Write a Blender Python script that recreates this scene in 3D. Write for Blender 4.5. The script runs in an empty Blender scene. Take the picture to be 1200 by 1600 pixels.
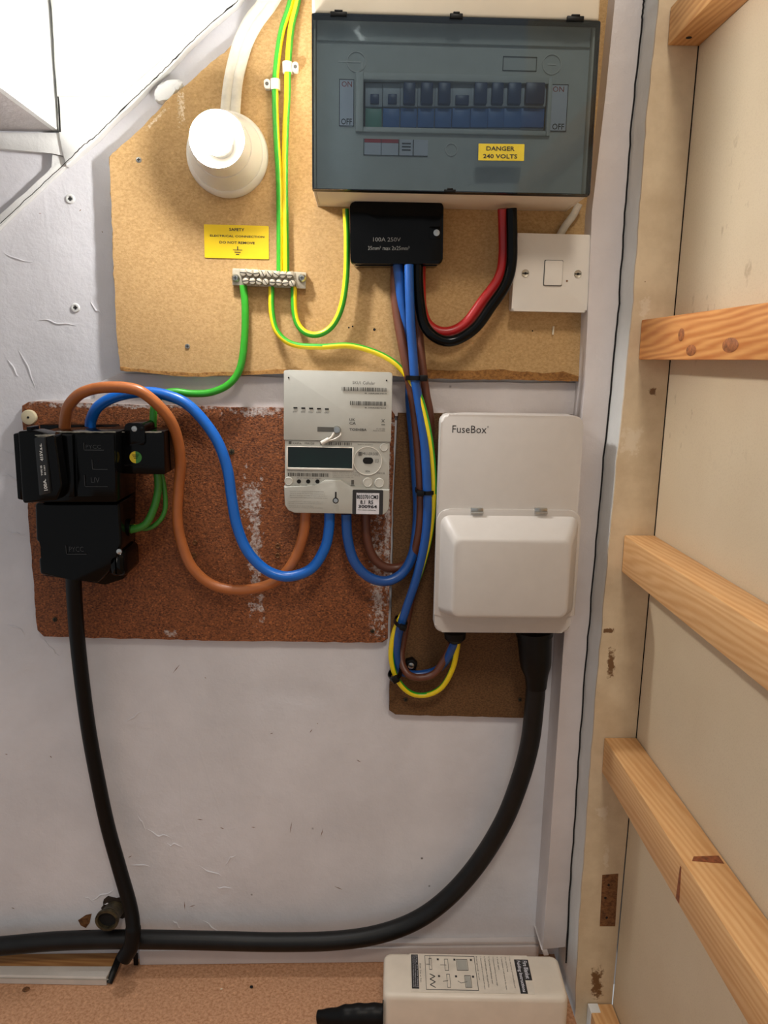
import bpy, bmesh, math, random
from mathutils import Vector, Matrix, noise
random.seed(7)
S = bpy.context.scene
C = S.collection

# ------------------------------------------------------------------ camera, world, lights, exposure
F, D, H = 1207.0, 0.93, 0.811          # focal length in pixels of a 1200x1600 frame, camera to wall, eye height
cy = Vector((-33, 239, -F)).normalized()
cz = Vector((61, 6100, F)); cz = (cz - cz.dot(cy) * cy).normalized()
cx = cy.cross(cz)
cam = bpy.data.objects.new('camera', bpy.data.cameras.new('camera')); C.objects.link(cam); S.camera = cam
cam.matrix_world = Matrix.Translation((0, -D, H)) @ Matrix((cx, cy, cz)).to_4x4()
cam.data.sensor_fit = 'HORIZONTAL'; cam.data.sensor_width = 36; cam.data.lens = 36 * F / 1200
cam.data.clip_start = 0.02

wd = bpy.data.worlds.new('world'); S.world = wd; wd.use_nodes = True
wd.node_tree.nodes['Background'].inputs[0].default_value = (0.94, 0.97, 1.0, 1)
wd.node_tree.nodes['Background'].inputs[1].default_value = 0.43
ld = bpy.data.lights.new('hall_lamp', 'AREA'); ld.shape = 'DISK'; ld.size = 0.35; ld.energy = 13; ld.color = (1.0, 0.90, 0.78)
lo = bpy.data.objects.new('hall_lamp', ld); C.objects.link(lo); lo.location = (0.12, -1.55, 2.2)
lo.rotation_euler = (Vector((0.1, 0, 0.8)) - lo.location).to_track_quat('-Z', 'Y').to_euler()
BULB = 680.0
S.view_settings.view_transform = 'Standard'; S.view_settings.look = 'None'
S.view_settings.exposure = 0.0; S.view_settings.gamma = 1; S.view_settings.use_curve_mapping = False
S.cycles.max_bounces = 8; S.cycles.transparent_max_bounces = 12; S.cycles.use_denoising = True

# ------------------------------------------------------------------ helpers
def ray(u, v):
    c = Vector((u - 600, -(v - 800), -F)); return Vector((c.dot(cx), c.dot(cy), c.dot(cz)))
def W(u, v, p):                       # the real point a distance p in front of the back wall
    d = ray(u, v); return Vector((0, -D, H)) + d * ((D - p) / d.y)
def WZ(u, v, z):
    d = ray(u, v); return Vector((0, -D, H)) + d * ((z - H) / d.z)

def lin(c):
    return tuple(((x / 255) / 12.92 if x / 255 <= 0.04045 else ((x / 255 + 0.055) / 1.055) ** 2.4) for x in c) + (1,)

class N:                               # small node writer
    def __init__(s, name):
        s.m = bpy.data.materials.new(name); s.m.use_nodes = True; s.t = s.m.node_tree
        s.b = s.t.nodes['Principled BSDF']; s.co = s.t.nodes.new('ShaderNodeTexCoord').outputs['Object']
    def n(s, kind, **kw):
        k = s.t.nodes.new(kind)
        for a, v in kw.items(): setattr(k, a, v)
        return k
    def l(s, a, b): s.t.links.new(a, b)
    def math(s, op, a, b=None, clamp=False):
        k = s.n('ShaderNodeMath', operation=op); k.use_clamp = clamp
        for i, v in enumerate((a, b)):
            if v is None: continue
            if hasattr(v, 'is_linked'): s.l(v, k.inputs[i])
            else: k.inputs[i].default_value = v
        return k.outputs[0]
    def noise(s, scale, detail=3, rough=0.6, stretch=None, w=0):
        k = s.n('ShaderNodeTexNoise'); k.inputs['Scale'].default_value = scale; k.inputs['Detail'].default_value = detail
        k.inputs['Roughness'].default_value = rough
        mp = s.n('ShaderNodeMapping'); s.l(s.co, mp.inputs[0]); mp.inputs['Location'].default_value = (w, w * 1.7, w * .3)
        if stretch: mp.inputs['Scale'].default_value = stretch
        s.l(mp.outputs[0], k.inputs['Vector']); return k.outputs['Fac']
    def ramp(s, fac, stops):
        k = s.n('ShaderNodeValToRGB'); e = k.color_ramp.elements
        while len(e) < len(stops): e.new(0.5)
        for i, (p, c) in enumerate(stops): e[i].position = p; e[i].color = c
        s.l(fac, k.inputs[0]); return k.outputs[0]
    def mix(s, fac, a, b):
        k = s.n('ShaderNodeMix', data_type='RGBA')
        for i, v in ((0, fac), (6, a), (7, b)):
            if hasattr(v, 'is_linked'): s.l(v, k.inputs[i])
            else: k.inputs[i].default_value = v
        return k.outputs[2]
    def step(s, v, lo, hi):
        k = s.n('ShaderNodeMapRange'); k.inputs[1].default_value = lo; k.inputs[2].default_value = hi; s.l(v, k.inputs[0]); return k.outputs[0]
    def patch(s, x, z, hx, hz, k=0.9, scale=160, ang=0, detail=4):   # a ragged patch of wear at local x, z
        sp = s.n('ShaderNodeSeparateXYZ'); s.l(s.co, sp.inputs[0])
        dx = s.math('SUBTRACT', sp.outputs[0], x); dz = s.math('SUBTRACT', sp.outputs[2], z)
        if ang:
            ca, sa = math.cos(ang), math.sin(ang)
            ex = s.math('ADD', s.math('MULTIPLY', dx, ca), s.math('MULTIPLY', dz, sa))
            ez = s.math('SUBTRACT', s.math('MULTIPLY', dz, ca), s.math('MULTIPLY', dx, sa)); dx, dz = ex, ez
        a = s.math('MAXIMUM', s.math('ABSOLUTE', s.math('DIVIDE', dx, hx)), s.math('ABSOLUTE', s.math('DIVIDE', dz, hz)))
        v = s.math('SUBTRACT', 1.0, a)
        nz = s.math('MULTIPLY', s.math('SUBTRACT', s.noise(scale, detail, 0.7), 0.5), k * 4)
        return s.step(s.math('ADD', v, nz), 0.25, 0.55)
    def bump(s, h, strength=0.3, dist=0.001):
        k = s.n('ShaderNodeBump'); k.inputs['Strength'].default_value = strength; k.inputs['Distance'].default_value = dist
        s.l(h, k.inputs['Height']); s.l(k.outputs[0], s.b.inputs['Normal'])
    def done(s, col=None, rough=0.5, metal=0.0, spec=0.5):
        if col is not None:
            if hasattr(col, 'is_linked'): s.l(col, s.b.inputs['Base Color'])
            else: s.b.inputs['Base Color'].default_value = col
        if hasattr(rough, 'is_linked'): s.l(rough, s.b.inputs['Roughness'])
        else: s.b.inputs['Roughness'].default_value = rough
        s.b.inputs['Metallic'].default_value = metal; s.b.inputs['Specular IOR Level'].default_value = spec
        return s.m

def plain(name, rgb, rough=0.4, metal=0.0, var=0.06, scale=60, bump=0.0, spec=0.5):
    g = N(name); c = lin(rgb)
    d = tuple(x * (1 - var * 2) for x in c[:3]) + (1,)
    f = g.noise(scale, 3)
    if bump: g.bump(f, bump, 0.0006)
    return g.done(g.ramp(f, [(0.3, d), (0.65, c)]), rough, metal, spec)

def mix_loops(*a): return a

class MB:
    def __init__(s, M=None): s.bm = bmesh.new(); s.M = M or Matrix.Identity(4); s.mi = 0
    def add(s, b):
        b.normal_update()
        vm = [s.bm.verts.new(s.M @ v.co) for v in b.verts]
        b.verts.index_update()
        for f in b.faces:
            try: nf = s.bm.faces.new([vm[v.index] for v in f.verts]); nf.material_index = s.mi if f.material_index == 0 else f.material_index
            except ValueError: pass
        b.free()
    def prism(s, poly, y0, y1, bev=0, seg=2, side=False, jit=0):   # poly (x, z); y0 front (towards the camera), y1 back
        b = bmesh.new()
        area = sum(poly[i][0] * poly[(i + 1) % len(poly)][1] - poly[(i + 1) % len(poly)][0] * poly[i][1] for i in range(len(poly)))
        if area < 0: poly = poly[::-1]
        fr = [b.verts.new((x, y0, z)) for x, z in poly]; bk = [b.verts.new((x, y1, z)) for x, z in poly]
        n = len(poly); f0 = b.faces.new(fr)
        b.faces.new(bk[::-1])
        for i in range(n): b.faces.new((fr[(i + 1) % n], fr[i], bk[i], bk[(i + 1) % n]))
        if bev:
            es = list(f0.edges)
            if side: es += [e for e in b.edges if abs(e.verts[0].co.y - e.verts[1].co.y) > 1e-7]
            bmesh.ops.bevel(b, geom=es, offset=bev, segments=seg, profile=0.5, affect='EDGES', clamp_overlap=True)
        s.add(b); return s
    def box(s, x0, x1, y0, y1, z0, z1, bev=0, seg=2):
        return s.prism([(x0, z0), (x1, z0), (x1, z1), (x0, z1)], min(y0, y1), max(y0, y1), bev, seg, True)
    def rr(s, x0, x1, y0, y1, z0, z1, r, bev=0, seg=3):
        return s.prism(rrect(x0, x1, z0, z1, r), min(y0, y1), max(y0, y1), bev, seg)
    def loft(s, loops, cap0=True, cap1=True, closed=True, mats=None):
        b = bmesh.new(); L = [[b.verts.new(p) for p in lp] for lp in loops]; n = len(loops[0])
        for k in range(len(L) - 1):
            for i in range(n if closed else n - 1):
                f = b.faces.new((L[k][i], L[k][(i + 1) % n], L[k + 1][(i + 1) % n], L[k + 1][i]))
                if mats: f.material_index = mats(k, i)
        if cap0: b.faces.new(L[0][::-1])
        if cap1: b.faces.new(L[-1])
        bmesh.ops.recalc_face_normals(b, faces=b.faces[:])
        s.add(b); return s
    def lathe(s, prof, x, z, seg=40):    # profile (r, y) about a Y axis
        loops = [[(x + r * math.cos(a), y, z + r * math.sin(a)) for a in [2 * math.pi * i / seg for i in range(seg)]] for r, y in prof]
        return s.loft(loops)
    def cyl(s, x, z, r, y0, y1, seg=24, bev=0):
        return s.prism([(x + r * math.cos(2 * math.pi * i / seg), z + r * math.sin(2 * math.pi * i / seg)) for i in range(seg)], y0, y1, bev)
    def tube(s, pts, r, seg=16, mats=None, flat=1.0, up0=None):
        pts = [Vector(p) for p in pts]; T = []
        for i in range(len(pts)): T.append((pts[min(i + 1, len(pts) - 1)] - pts[max(i - 1, 0)]).normalized())
        up = Vector(up0) if up0 else Vector((0, -1, 0))
        loops = []; dist = 0
        for i, p in enumerate(pts):
            up = (up - up.dot(T[i]) * T[i])
            if up.length < 1e-4: up = Vector((1, 0, 0)) - Vector((1, 0, 0)).dot(T[i]) * T[i]
            up.normalize(); sd = T[i].cross(up); rr_ = r[i] if isinstance(r, (list, tuple)) else r
            loops.append([p + up * (math.cos(2 * math.pi * k / seg) * rr_ * flat) + sd * (math.sin(2 * math.pi * k / seg) * rr_) for k in range(seg)])
        return s.loft(loops, mats=mats)

def rrect(x0, x1, z0, z1, r, n=5):
    if not isinstance(r, (list, tuple)): r = (r,) * 4
    out = []
    for (px, pz, a0), q in zip(((x1, z1, 0), (x0, z1, 90), (x0, z0, 180), (x1, z0, 270)), r):
        sx = -1 if px == x1 else 1; sz = -1 if pz == z1 else 1
        for i in range(n + 1):
            a = math.radians(a0 + 90 * i / n); out.append((px + sx * q + q * math.cos(a), pz + sz * q + q * math.sin(a)))
    return out
def rloop(x0, x1, z0, z1, r, y, n=5): return [(x, y, z) for x, z in rrect(x0, x1, z0, z1, r, n)]

def finish(name, mb, mats, loc=(0, 0, 0), parent=None, smooth=35):
    me = bpy.data.meshes.new(name); loc = Vector(loc)
    for v in mb.bm.verts: v.co -= loc
    mb.bm.to_mesh(me); mb.bm.free()
    for m in (mats if isinstance(mats, (list, tuple)) else [mats]): me.materials.append(m)
    if smooth: me.shade_smooth(); me.set_sharp_from_angle(angle=math.radians(smooth))
    o = bpy.data.objects.new(name, me); C.objects.link(o)
    if parent: o.parent = parent
    else: o.location = loc
    return o
def tag(o, label=None, cat=None, group=None, kind=None):
    if label: o['label'] = label
    if cat: o['category'] = cat
    if group: o['group'] = group
    if kind: o['kind'] = kind
    return o
class Thing:
    def __init__(s, name, loc, label=None, cat=None, group=None, kind=None):
        s.loc = Vector(loc); s.o = bpy.data.objects.new(name, None); s.o.empty_display_size = .02
        C.objects.link(s.o); s.o.location = s.loc; tag(s.o, label, cat, group, kind)
    def part(s, name, mb, mats, under=None, smooth=35, label=None):
        o = finish(name, mb, mats, s.loc, under or s.o, smooth)
        if label: o['label'] = label
        return o
class Fit:                              # true rectangle fitted to four seen corners TL TR BR BL lying p in front of the wall
    def __init__(s, q, p):
        A = [W(u, v, p) for u, v in q]; c = sum(A, Vector()) / 4
        s.w = ((A[1] - A[0]).length + (A[2] - A[3]).length) / 2; s.h = ((A[3] - A[0]).length + (A[2] - A[1]).length) / 2
        t = (A[1] - A[0]) + (A[2] - A[3]); a1 = math.atan2(t.z, t.x)
        t = (A[0] - A[3]) + (A[1] - A[2]); a2 = math.atan2(-t.x, t.z); a = (a1 + a2) / 2
        s.M = Matrix.Translation((c.x, 0, c.z)) @ Matrix.Rotation(-a, 4, 'Y'); s.I = s.M.inverted(); s.c = Vector((c.x, 0, c.z))
        s.x0, s.x1, s.z0, s.z1 = -s.w / 2, s.w / 2, -s.h / 2, s.h / 2
    def l(s, u, v, p): q = s.I @ W(u, v, p); return q.x, q.z
    def r(s, u0, v0, u1, v1, p): a = s.l(u0, v0, p); b = s.l(u1, v1, p); return min(a[0], b[0]), max(a[0], b[0]), min(a[1], b[1]), max(a[1], b[1])

def glyphs(mb, txt, x0, x1, z0, z1, y, rot=0, depth=0.00012, bold=0.0, keep=False):   # flat lettering fitted into a box
    cu = bpy.data.curves.new('t', 'FONT'); cu.body = txt; cu.resolution_u = 2; cu.offset = bold; cu.size = 1
    ob = bpy.data.objects.new('t', cu); C.objects.link(ob)
    me = bpy.data.meshes.new_from_object(ob.evaluated_get(bpy.context.evaluated_depsgraph_get()))
    bpy.data.objects.remove(ob); bpy.data.curves.remove(cu)
    if not me.vertices: return
    xs = [v.co.x for v in me.vertices]; ys = [v.co.y for v in me.vertices]
    ax, bx, ay, by = min(xs), max(xs), min(ys), max(ys); b = bmesh.new(); b.from_mesh(me); bpy.data.meshes.remove(me)
    for v in b.verts:
        s_ = (v.co.x - ax) / (bx - ax); t_ = (v.co.y - ay) / max(by - ay, 1e-6)
        if rot == 90: q = (x1 - t_ * (x1 - x0), z0 + s_ * (z1 - z0))
        elif rot == -90: q = (x0 + t_ * (x1 - x0), z1 - s_ * (z1 - z0))
        else: q = (x0 + s_ * (x1 - x0), z0 + t_ * (z1 - z0))
        v.co = (q[0], y - depth, q[1])
    for f in b.faces: f.material_index = 0
    s = mb; s.add(b)
def textq(mb, fit, txt, u0, v0, u1, v1, p, rot=0, bold=0.0, dp=0.0003):
    x0, x1, z0, z1 = fit.r(u0, v0, u1, v1, p); glyphs(mb, txt, x0, x1, z0, z1, -p - dp, rot, bold=bold)
def bars(mb, fit, u0, v0, u1, v1, p, n=30, seed=1):
    rnd = random.Random(seed); x0, x1, z0, z1 = fit.r(u0, v0, u1, v1, p); x = x0; w = (x1 - x0) / n
    while x < x1:
        k = w * rnd.choice((.4, .4, .8, 1.1)); mb.prism([(x, z0), (min(x + k, x1), z0), (min(x + k, x1), z1), (x, z1)], -p - .0004, -p - .0001); x += k + w * rnd.choice((.4, .5, .9))

def spline(P, n=10):
    P = [Vector(p) for p in P]; Q = [P[0] * 2 - P[1]] + P + [P[-1] * 2 - P[-2]]; out = []
    for i in range(1, len(Q) - 2):
        for k in range(n):
            t = k / n; a, b, c, d = Q[i - 1:i + 3]
            out.append(0.5 * ((2 * b) + (c - a) * t + (2 * a - 5 * b + 4 * c - d) * t * t + (3 * b - a - 3 * c + d) * t ** 3))
    out.append(P[-1]); return out

# ------------------------------------------------------------------ materials
M = {}
def wallpaint(name, rgb, rough=0.3, dirty=0.5, seed=0, glossy=0.5):
    g = N(name); a = g.noise(7, 4, 0.6, w=seed); fine = g.noise(230, 2, 0.5)
    v = g.n('ShaderNodeTexVoronoi'); v.feature = 'DISTANCE_TO_EDGE'; v.inputs['Scale'].default_value = 9
    mp = g.n('ShaderNodeMapping'); g.l(g.co, mp.inputs[0]); mp.inputs['Rotation'].default_value = (0, .5, 0); mp.inputs['Scale'].default_value = (2.2, 1, .9)
    g.l(mp.outputs[0], v.inputs['Vector'])
    msk = g.step(g.noise(5, 2, w=3 + seed), .53, .68)
    crease = g.math('MULTIPLY', g.step(v.outputs['Distance'], 0.03, 0.0), msk)
    h = g.math('ADD', g.math('ADD', g.math('MULTIPLY', g.noise(38, 5, 0.65, w=1), 1.6), g.math('MULTIPLY', fine, 0.12)), g.math('MULTIPLY', crease, 0.18))
    g.bump(h, 0.45, 0.0018)
    c = lin(rgb); c2 = tuple(x * (1 - .16) for x in c[:3]) + (1,)
    col = g.ramp(a, [(.3, c2), (.62, c)])
    spk = g.n('ShaderNodeTexVoronoi'); spk.inputs['Scale'].default_value = 26; spk.inputs['Randomness'].default_value = 1
    g.l(g.co, spk.inputs['Vector'])
    sm = g.math('MULTIPLY', g.step(spk.outputs['Distance'], 0.06, 0.03), g.step(g.noise(17, 1, w=9), .56, .6))
    col = g.mix(g.math('MULTIPLY', sm, dirty), col, lin((60, 50, 42)))
    return g.done(col, rough, 0, glossy)
M['wall'] = wallpaint('old_white_gloss_paint', (222, 221, 224), 0.3, .9)
M['string'] = wallpaint('white_stair_paint', (226, 226, 222), 0.42, .25, 4)
M['trimw'] = wallpaint('white_trim_paint', (214, 206, 203), 0.4, .5, 6)
M['plastic_trunk'] = plain('white_trunking_plastic', (205, 197, 188), .42, var=.05, scale=40)
def fibre(name, rgb, rgb2, sc=420, rough=.75, bump=.35, patches=(), pcol=(214, 208, 200), dark=(), fleck=.2):
    g = N(name); a = g.noise(sc, 3, .7, stretch=(1, 1, 1.5)); b = g.noise(9, 3, .6, w=2); c1, c2 = lin(rgb), lin(rgb2)
    col = g.ramp(a, [(.36, c2), (.6, c1)])
    col = g.mix(g.math('MULTIPLY', g.step(b, .35, .75), .3), col, tuple(x * .78 for x in c1[:3]) + (1,))
    sp = g.n('ShaderNodeTexVoronoi'); sp.inputs['Scale'].default_value = sc * .45; g.l(g.co, sp.inputs['Vector'])
    col = g.mix(g.math('MULTIPLY', g.step(sp.outputs['Distance'], .28, .1), fleck), col, tuple(min(1, x * 1.5) for x in c1[:3]) + (1,))
    for d in dark: col = g.mix(g.math('MULTIPLY', g.patch(*d), .7), col, tuple(x * .45 for x in c2[:3]) + (1,))
    for q in patches: col = g.mix(g.math('MULTIPLY', g.math('MULTIPLY', g.patch(*q), .85), g.step(g.noise(330, 2, .6, w=4), .3, .62)), col, lin(pcol))
    g.bump(a, bump, .0012); return g.done(col, rough, 0, .35)
M['black'] = plain('black_bakelite', (7, 7, 7), .15, var=.1, scale=90, bump=.02, spec=.16)
M['blackmatt'] = plain('black_rubber', (9, 9, 9), .42, var=.15, scale=120, bump=.1, spec=.22)
M['swa'] = plain('dull_black_cable_sheath', (15, 15, 15), .45, var=.35, scale=45, bump=.2, spec=.35)
M['white'] = plain('white_plastic', (222, 216, 205), .35, var=.02, scale=30)
M['cream'] = plain('ivory_plastic', (226, 216, 190), .35, var=.02, scale=30)
M['metalbox'] = plain('white_powder_coat', (200, 194, 187), .4, var=.02, scale=50, bump=.03)
M['meterw'] = plain('pale_grey_meter_plastic', (180, 179, 170), .45, var=.02, scale=60)
M['cu'] = plain('warm_white_enclosure_plastic', (222, 210, 188), .5, var=.03, scale=20)
M['cuin'] = plain('enclosure_front_plate_plastic', (200, 198, 188), .5, var=.03)
M['dark'] = plain('dark_print_ink', (38, 36, 36), .6)
M['grey'] = plain('grey_print_ink', (84, 82, 76), .6)
M['ltgrey'] = plain('light_grey_print', (168, 165, 155), .6)
M['steel'] = plain('bright_zinc_steel', (190, 190, 186), .28, 1.0, var=.1, scale=300)
M['brass'] = plain('nickel_terminal_metal', (186, 176, 156), .42, .45, var=.08, scale=300, bump=.1)
M['green'] = plain('green_cable_insulation', (52, 160, 40), .35, var=.04)
M['green2'] = plain('dark_green_cable_insulation', (56, 130, 44), .4, var=.04)
M['yellow'] = plain('yellow_cable_insulation', (232, 205, 22), .35, var=.04)
M['blue'] = plain('blue_cable_insulation', (12, 98, 190), .3, var=.05)
M['blue2'] = plain('mid_blue_cable_insulation', (24, 78, 150), .33, var=.05)
M['brown'] = plain('tan_brown_cable_insulation', (172, 100, 52), .36, var=.06)
M['brown2'] = plain('dark_brown_cable_insulation', (98, 54, 36), .42, var=.06)
M['red'] = plain('red_cable_insulation', (168, 26, 26), .34, var=.05)
M['sticker'] = plain('yellow_sticker', (238, 202, 14), .42, var=.02)
M['meterlt'] = plain('meter_button_plastic', (194, 192, 182), .4, var=.02)
M['lcd'] = plain('dark_green_display', (5, 30, 24), .14, var=.2, scale=20)
M['paper'] = plain('white_paper_label', (212, 210, 214), .6, var=.03)
M['brownwood'] = fibre('bare_brown_wood', (130, 88, 52), (84, 50, 26), 160, .7)
M['flatcable'] = plain('painted_flat_cable_sheath', (216, 208, 190), .5, var=.12, scale=70, bump=.2)
M['rust'] = plain('old_verdigris_metal', (84, 74, 50), .6, .3, var=.5, scale=90, bump=.4)
M['hole'] = plain('dark_hole', (10, 8, 7), .9)
M['cork'] = plain('ivory_washer_plastic', (206, 194, 160), .5, var=.06)
g = N('lit_bulb'); g.b.inputs['Emission Color'].default_value = (1, .985, .975, 1); g.b.inputs['Emission Strength'].default_value = BULB
M['bulb'] = g.done((1, 1, 1, 1), .3)
g = N('smoked_clear_lid'); tr = g.n('ShaderNodeBsdfTransparent'); tr.inputs[0].default_value = (.71, .76, .79, 1)
gl = g.n('ShaderNodeBsdfGlossy'); gl.inputs['Roughness'].default_value = .05; gl.inputs[0].default_value = (.9, .95, 1, 1)
fr = g.n('ShaderNodeFresnel'); fr.inputs[0].default_value = 1.5; mx = g.n('ShaderNodeMixShader')
g.l(fr.outputs[0], mx.inputs[0]); g.l(tr.outputs[0], mx.inputs[1]); g.l(gl.outputs[0], mx.inputs[2]); g.l(mx.outputs[0], g.t.nodes['Material Output'].inputs[0])
M['lid'] = g.m
def pine(name, c1=(214, 160, 98), c2=(186, 118, 60), seed=0., ax=1):
    g = N(name); mp = g.n('ShaderNodeMapping'); g.l(g.co, mp.inputs[0]); st = [1, 1, 1]; st[ax] = .09; mp.inputs['Scale'].default_value = st
    mp.inputs['Location'].default_value = (seed, seed * .3, seed * .7)
    wv = g.n('ShaderNodeTexWave'); wv.wave_type = 'BANDS'; wv.bands_direction = 'DIAGONAL'; wv.inputs['Scale'].default_value = 95
    wv.inputs['Distortion'].default_value = 14; wv.inputs['Detail'].default_value = 3; wv.inputs['Detail Scale'].default_value = .35
    g.l(mp.outputs[0], wv.inputs['Vector'])
    f = g.math('ADD', g.math('MULTIPLY', wv.outputs['Fac'], .45), g.math('MULTIPLY', g.noise(120, 4, stretch=tuple(st), w=seed), .7))
    kn = g.n('ShaderNodeTexVoronoi'); kn.inputs['Scale'].default_value = 7; m2 = g.n('ShaderNodeMapping'); g.l(g.co, m2.inputs[0])
    sc = [1, 1, 1]; sc[ax] = .7; m2.inputs['Scale'].default_value = sc; m2.inputs['Location'].default_value = (seed * 2.3, .1, seed); g.l(m2.outputs[0], kn.inputs['Vector'])
    col = g.ramp(f, [(.3, lin(c1)), (1.15, lin(c2))]); col = g.mix(g.math('MULTIPLY', g.step(kn.outputs['Distance'], .14, .06), .75), col, lin((120, 66, 30)))
    g.bump(f, .12, .0008); return g.done(col, .5, 0, .35)

# ------------------------------------------------------------------ the setting
def wp(pts, p): return [((q := W(u, v, p)).x, q.z) for u, v in pts]
mb = MB(); mb.prism([(-.75, -.05), (.42, -.05), (.42, 1.75), (-.75, 1.75)], 0, .03)
wall = tag(finish('wall_back', mb, M['wall'], (0, 0, 0)), 'white painted cupboard back wall with cracked, lumpy paint', kind='structure')
M['floor'] = fibre('floor_chipboard', (206, 158, 122), (172, 122, 86), 260, .8, .3)
mb = MB(); fe = W(884, 1480, .046).x - .0015; mb.box(-.9, fe, -1.6, .03, -.02, 0)
tag(finish('floor', mb, M['floor'], (0, 0, 0), smooth=0), 'tan chipboard cupboard floor', kind='structure')

# stair over the upper left: string board, sloping batten, riser, tread
def ragged(pts, step=.012, amp=.0012, seed=1):
    rnd = random.Random(seed); out = []
    for i in range(len(pts)):
        a, b = Vector(pts[i]), Vector(pts[(i + 1) % len(pts)]); L = (b - a).length; n = max(1, int(L / step)); nrm = Vector((-(b - a).y, (b - a).x)) / max(L, 1e-9)
        for k in range(n):
            out.append(tuple(a + (b - a) * (k / n) + nrm * ((rnd.random() - .5) * 2 * amp if k else 0)))
    return out
t = Thing('trim_1', (-.3, 0, 1.15), 'white painted stair string running diagonally above the fibreboard', kind='structure')
mb = MB(); mb.prism(ragged(wp([(103, 259), (152, 216), (186, 181), (224, 145), (247, 123), (281, 89), (318, 51), (370, 7), (420, -60), (430, -260), (63, -260), (92.5, 207), (97, 240)], .011), .01, .0007, 3), -.011, -.0002, .0012)
t.part('string_board', mb, M['string'])
mb = MB(); mb.prism(wp([(182, 150), (192, 144), (248, 96), (282, 60), (322, 24), (352, -10), (360, -200), (67, -200), (88.5, 150)], .013), -.013, -.0112, .0015)
t.part('string_lip', mb, M['string'])
mb = MB(); mb.prism(ragged(wp([(-40, 392), (-40, 372), (82, 262), (80, 240), (104, 246), (104, 258)], .007), .01, .0004, 5), -.007, -.0002, .001)
t.part('sloping_batten', mb, M['string'])
mb = MB(); mb.prism(wp([(-60, 206), (96, 207), (112, 222), (104, 246), (80, 238), (-60, 228)], .009), -.009, -.0002, .001)
t.part('cross_batten', mb, M['string'])
mb = MB()   # hairline gap between the string board and the wall
pts = [(0, 349), (50, 303), (102, 255), (127, 230), (150, 212), (184, 178), (222, 142), (245, 120), (279, 86), (316, 48), (368, 4), (384, -10)]
rnd = random.Random(5)
crk = []
for i in range(len(pts) - 1):
    for k in range(8):
        u = pts[i][0] + (pts[i + 1][0] - pts[i][0]) * k / 8; v = pts[i][1] + (pts[i + 1][1] - pts[i][1]) * k / 8 + rnd.uniform(-1, 1)
        wd_ = .45 + (1.8 * max(0, noise.noise(Vector((u * .06, 0, 0)))) if u > 90 else .1)
        crk.append((u, v, wd_ * .6))
for lo_c, hi_c, pc in ((0, 17, .0073), (16, len(crk), .0114)):
    cc = crk[lo_c:hi_c]; mb.prism(wp([(u - k, v - k) for u, v, k in cc] + [(u + k, v + k) for u, v, k in cc[::-1]], pc), -pc, -pc + .0006)
t.part('paint_crack', mb, M['hole'])
mb = MB(); mb.prism(wp([(88.2, 130), (89, 130), (93.4, 166), (95, 206), (92.6, 206), (90.5, 166)], .0114), -.0114, -.0003)
t.part('joint_gap', mb, M['hole'])
mb = MB(); mb.prism(ragged(wp([(242, 156), (241, 140), (252, 128), (268, 123), (280, 124), (288, 135), (270, 148), (256, 160)], .013), .004, .0006, 9), -.0135, -.001, .0025)
mb.cyl(*[W(276, 135, .0165)[i] for i in (0, 2)], .003, -.0155, -.013, 16, .0006)
t.part('painted_cable_clip', mb, M['string'])
rx = W(92, 205, .004).x; rz = W(92, 205, .004).z
mb = MB(); mb.box(rx - .006, rx, -.75, -.0005, rz, rz + .195)
tag(finish('trim_2', mb, M['string'], (rx, 0, rz)), 'white stair riser coming forward from the wall at upper left', kind='structure')
mb = MB(); mb.box(rx - .35, rx - .0063, -.75, -.0005, rz, rz + .022)
tag(finish('trim_3', mb, wallpaint('shaded_tread_paint', (186, 180, 178), .5, .3, 8), (rx, 0, rz)), 'underside of stair tread at upper left, its shade painted grey', kind='structure')  # underside turned from the bulb, its shade put into the grey colour
mb = MB(); mb.box(rx, rx + .26, -.75, -.016, rz + .196, rz + .218)
tag(finish('trim_4', mb, M['string'], (rx, 0, rz + .2)), 'underside of the next stair tread above the frame', kind='structure')

mb = MB(); mb.prism(ragged(wp([(150, 600), (187, 583), (440, 590), (700, 598), (908, 598), (904, 648), (620, 650), (440, 642), (34, 634), (60, 625), (150, 625)], .006), .02, .0008, 4), -.006, -.0002, .0015)
tag(finish('trim_5', mb, M['trimw'], (0, 0, 0)), 'white painted timber strip between the upper and lower boards', kind='structure')
# skirting
zf = lambda u, v, p: W(u, v, p).z
mb = MB(); x0 = W(217, 1490, .012).x; x1 = W(842, 1490, .012).x
mb.box(x0, x1, -.012, -.0003, 0.0005, W(400, 1484, .012).z, .0012)
mb.box(W(430, 1470, .02).x, x1, -.009, -.0003, W(400, 1484, .012).z + .0004, W(700, 1470, .006).z, .001)
tag(finish('baseboard_back', mb, M['trimw'], (0, 0, 0)), 'low white skirting along the back wall behind the thick cable', kind='structure')

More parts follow.
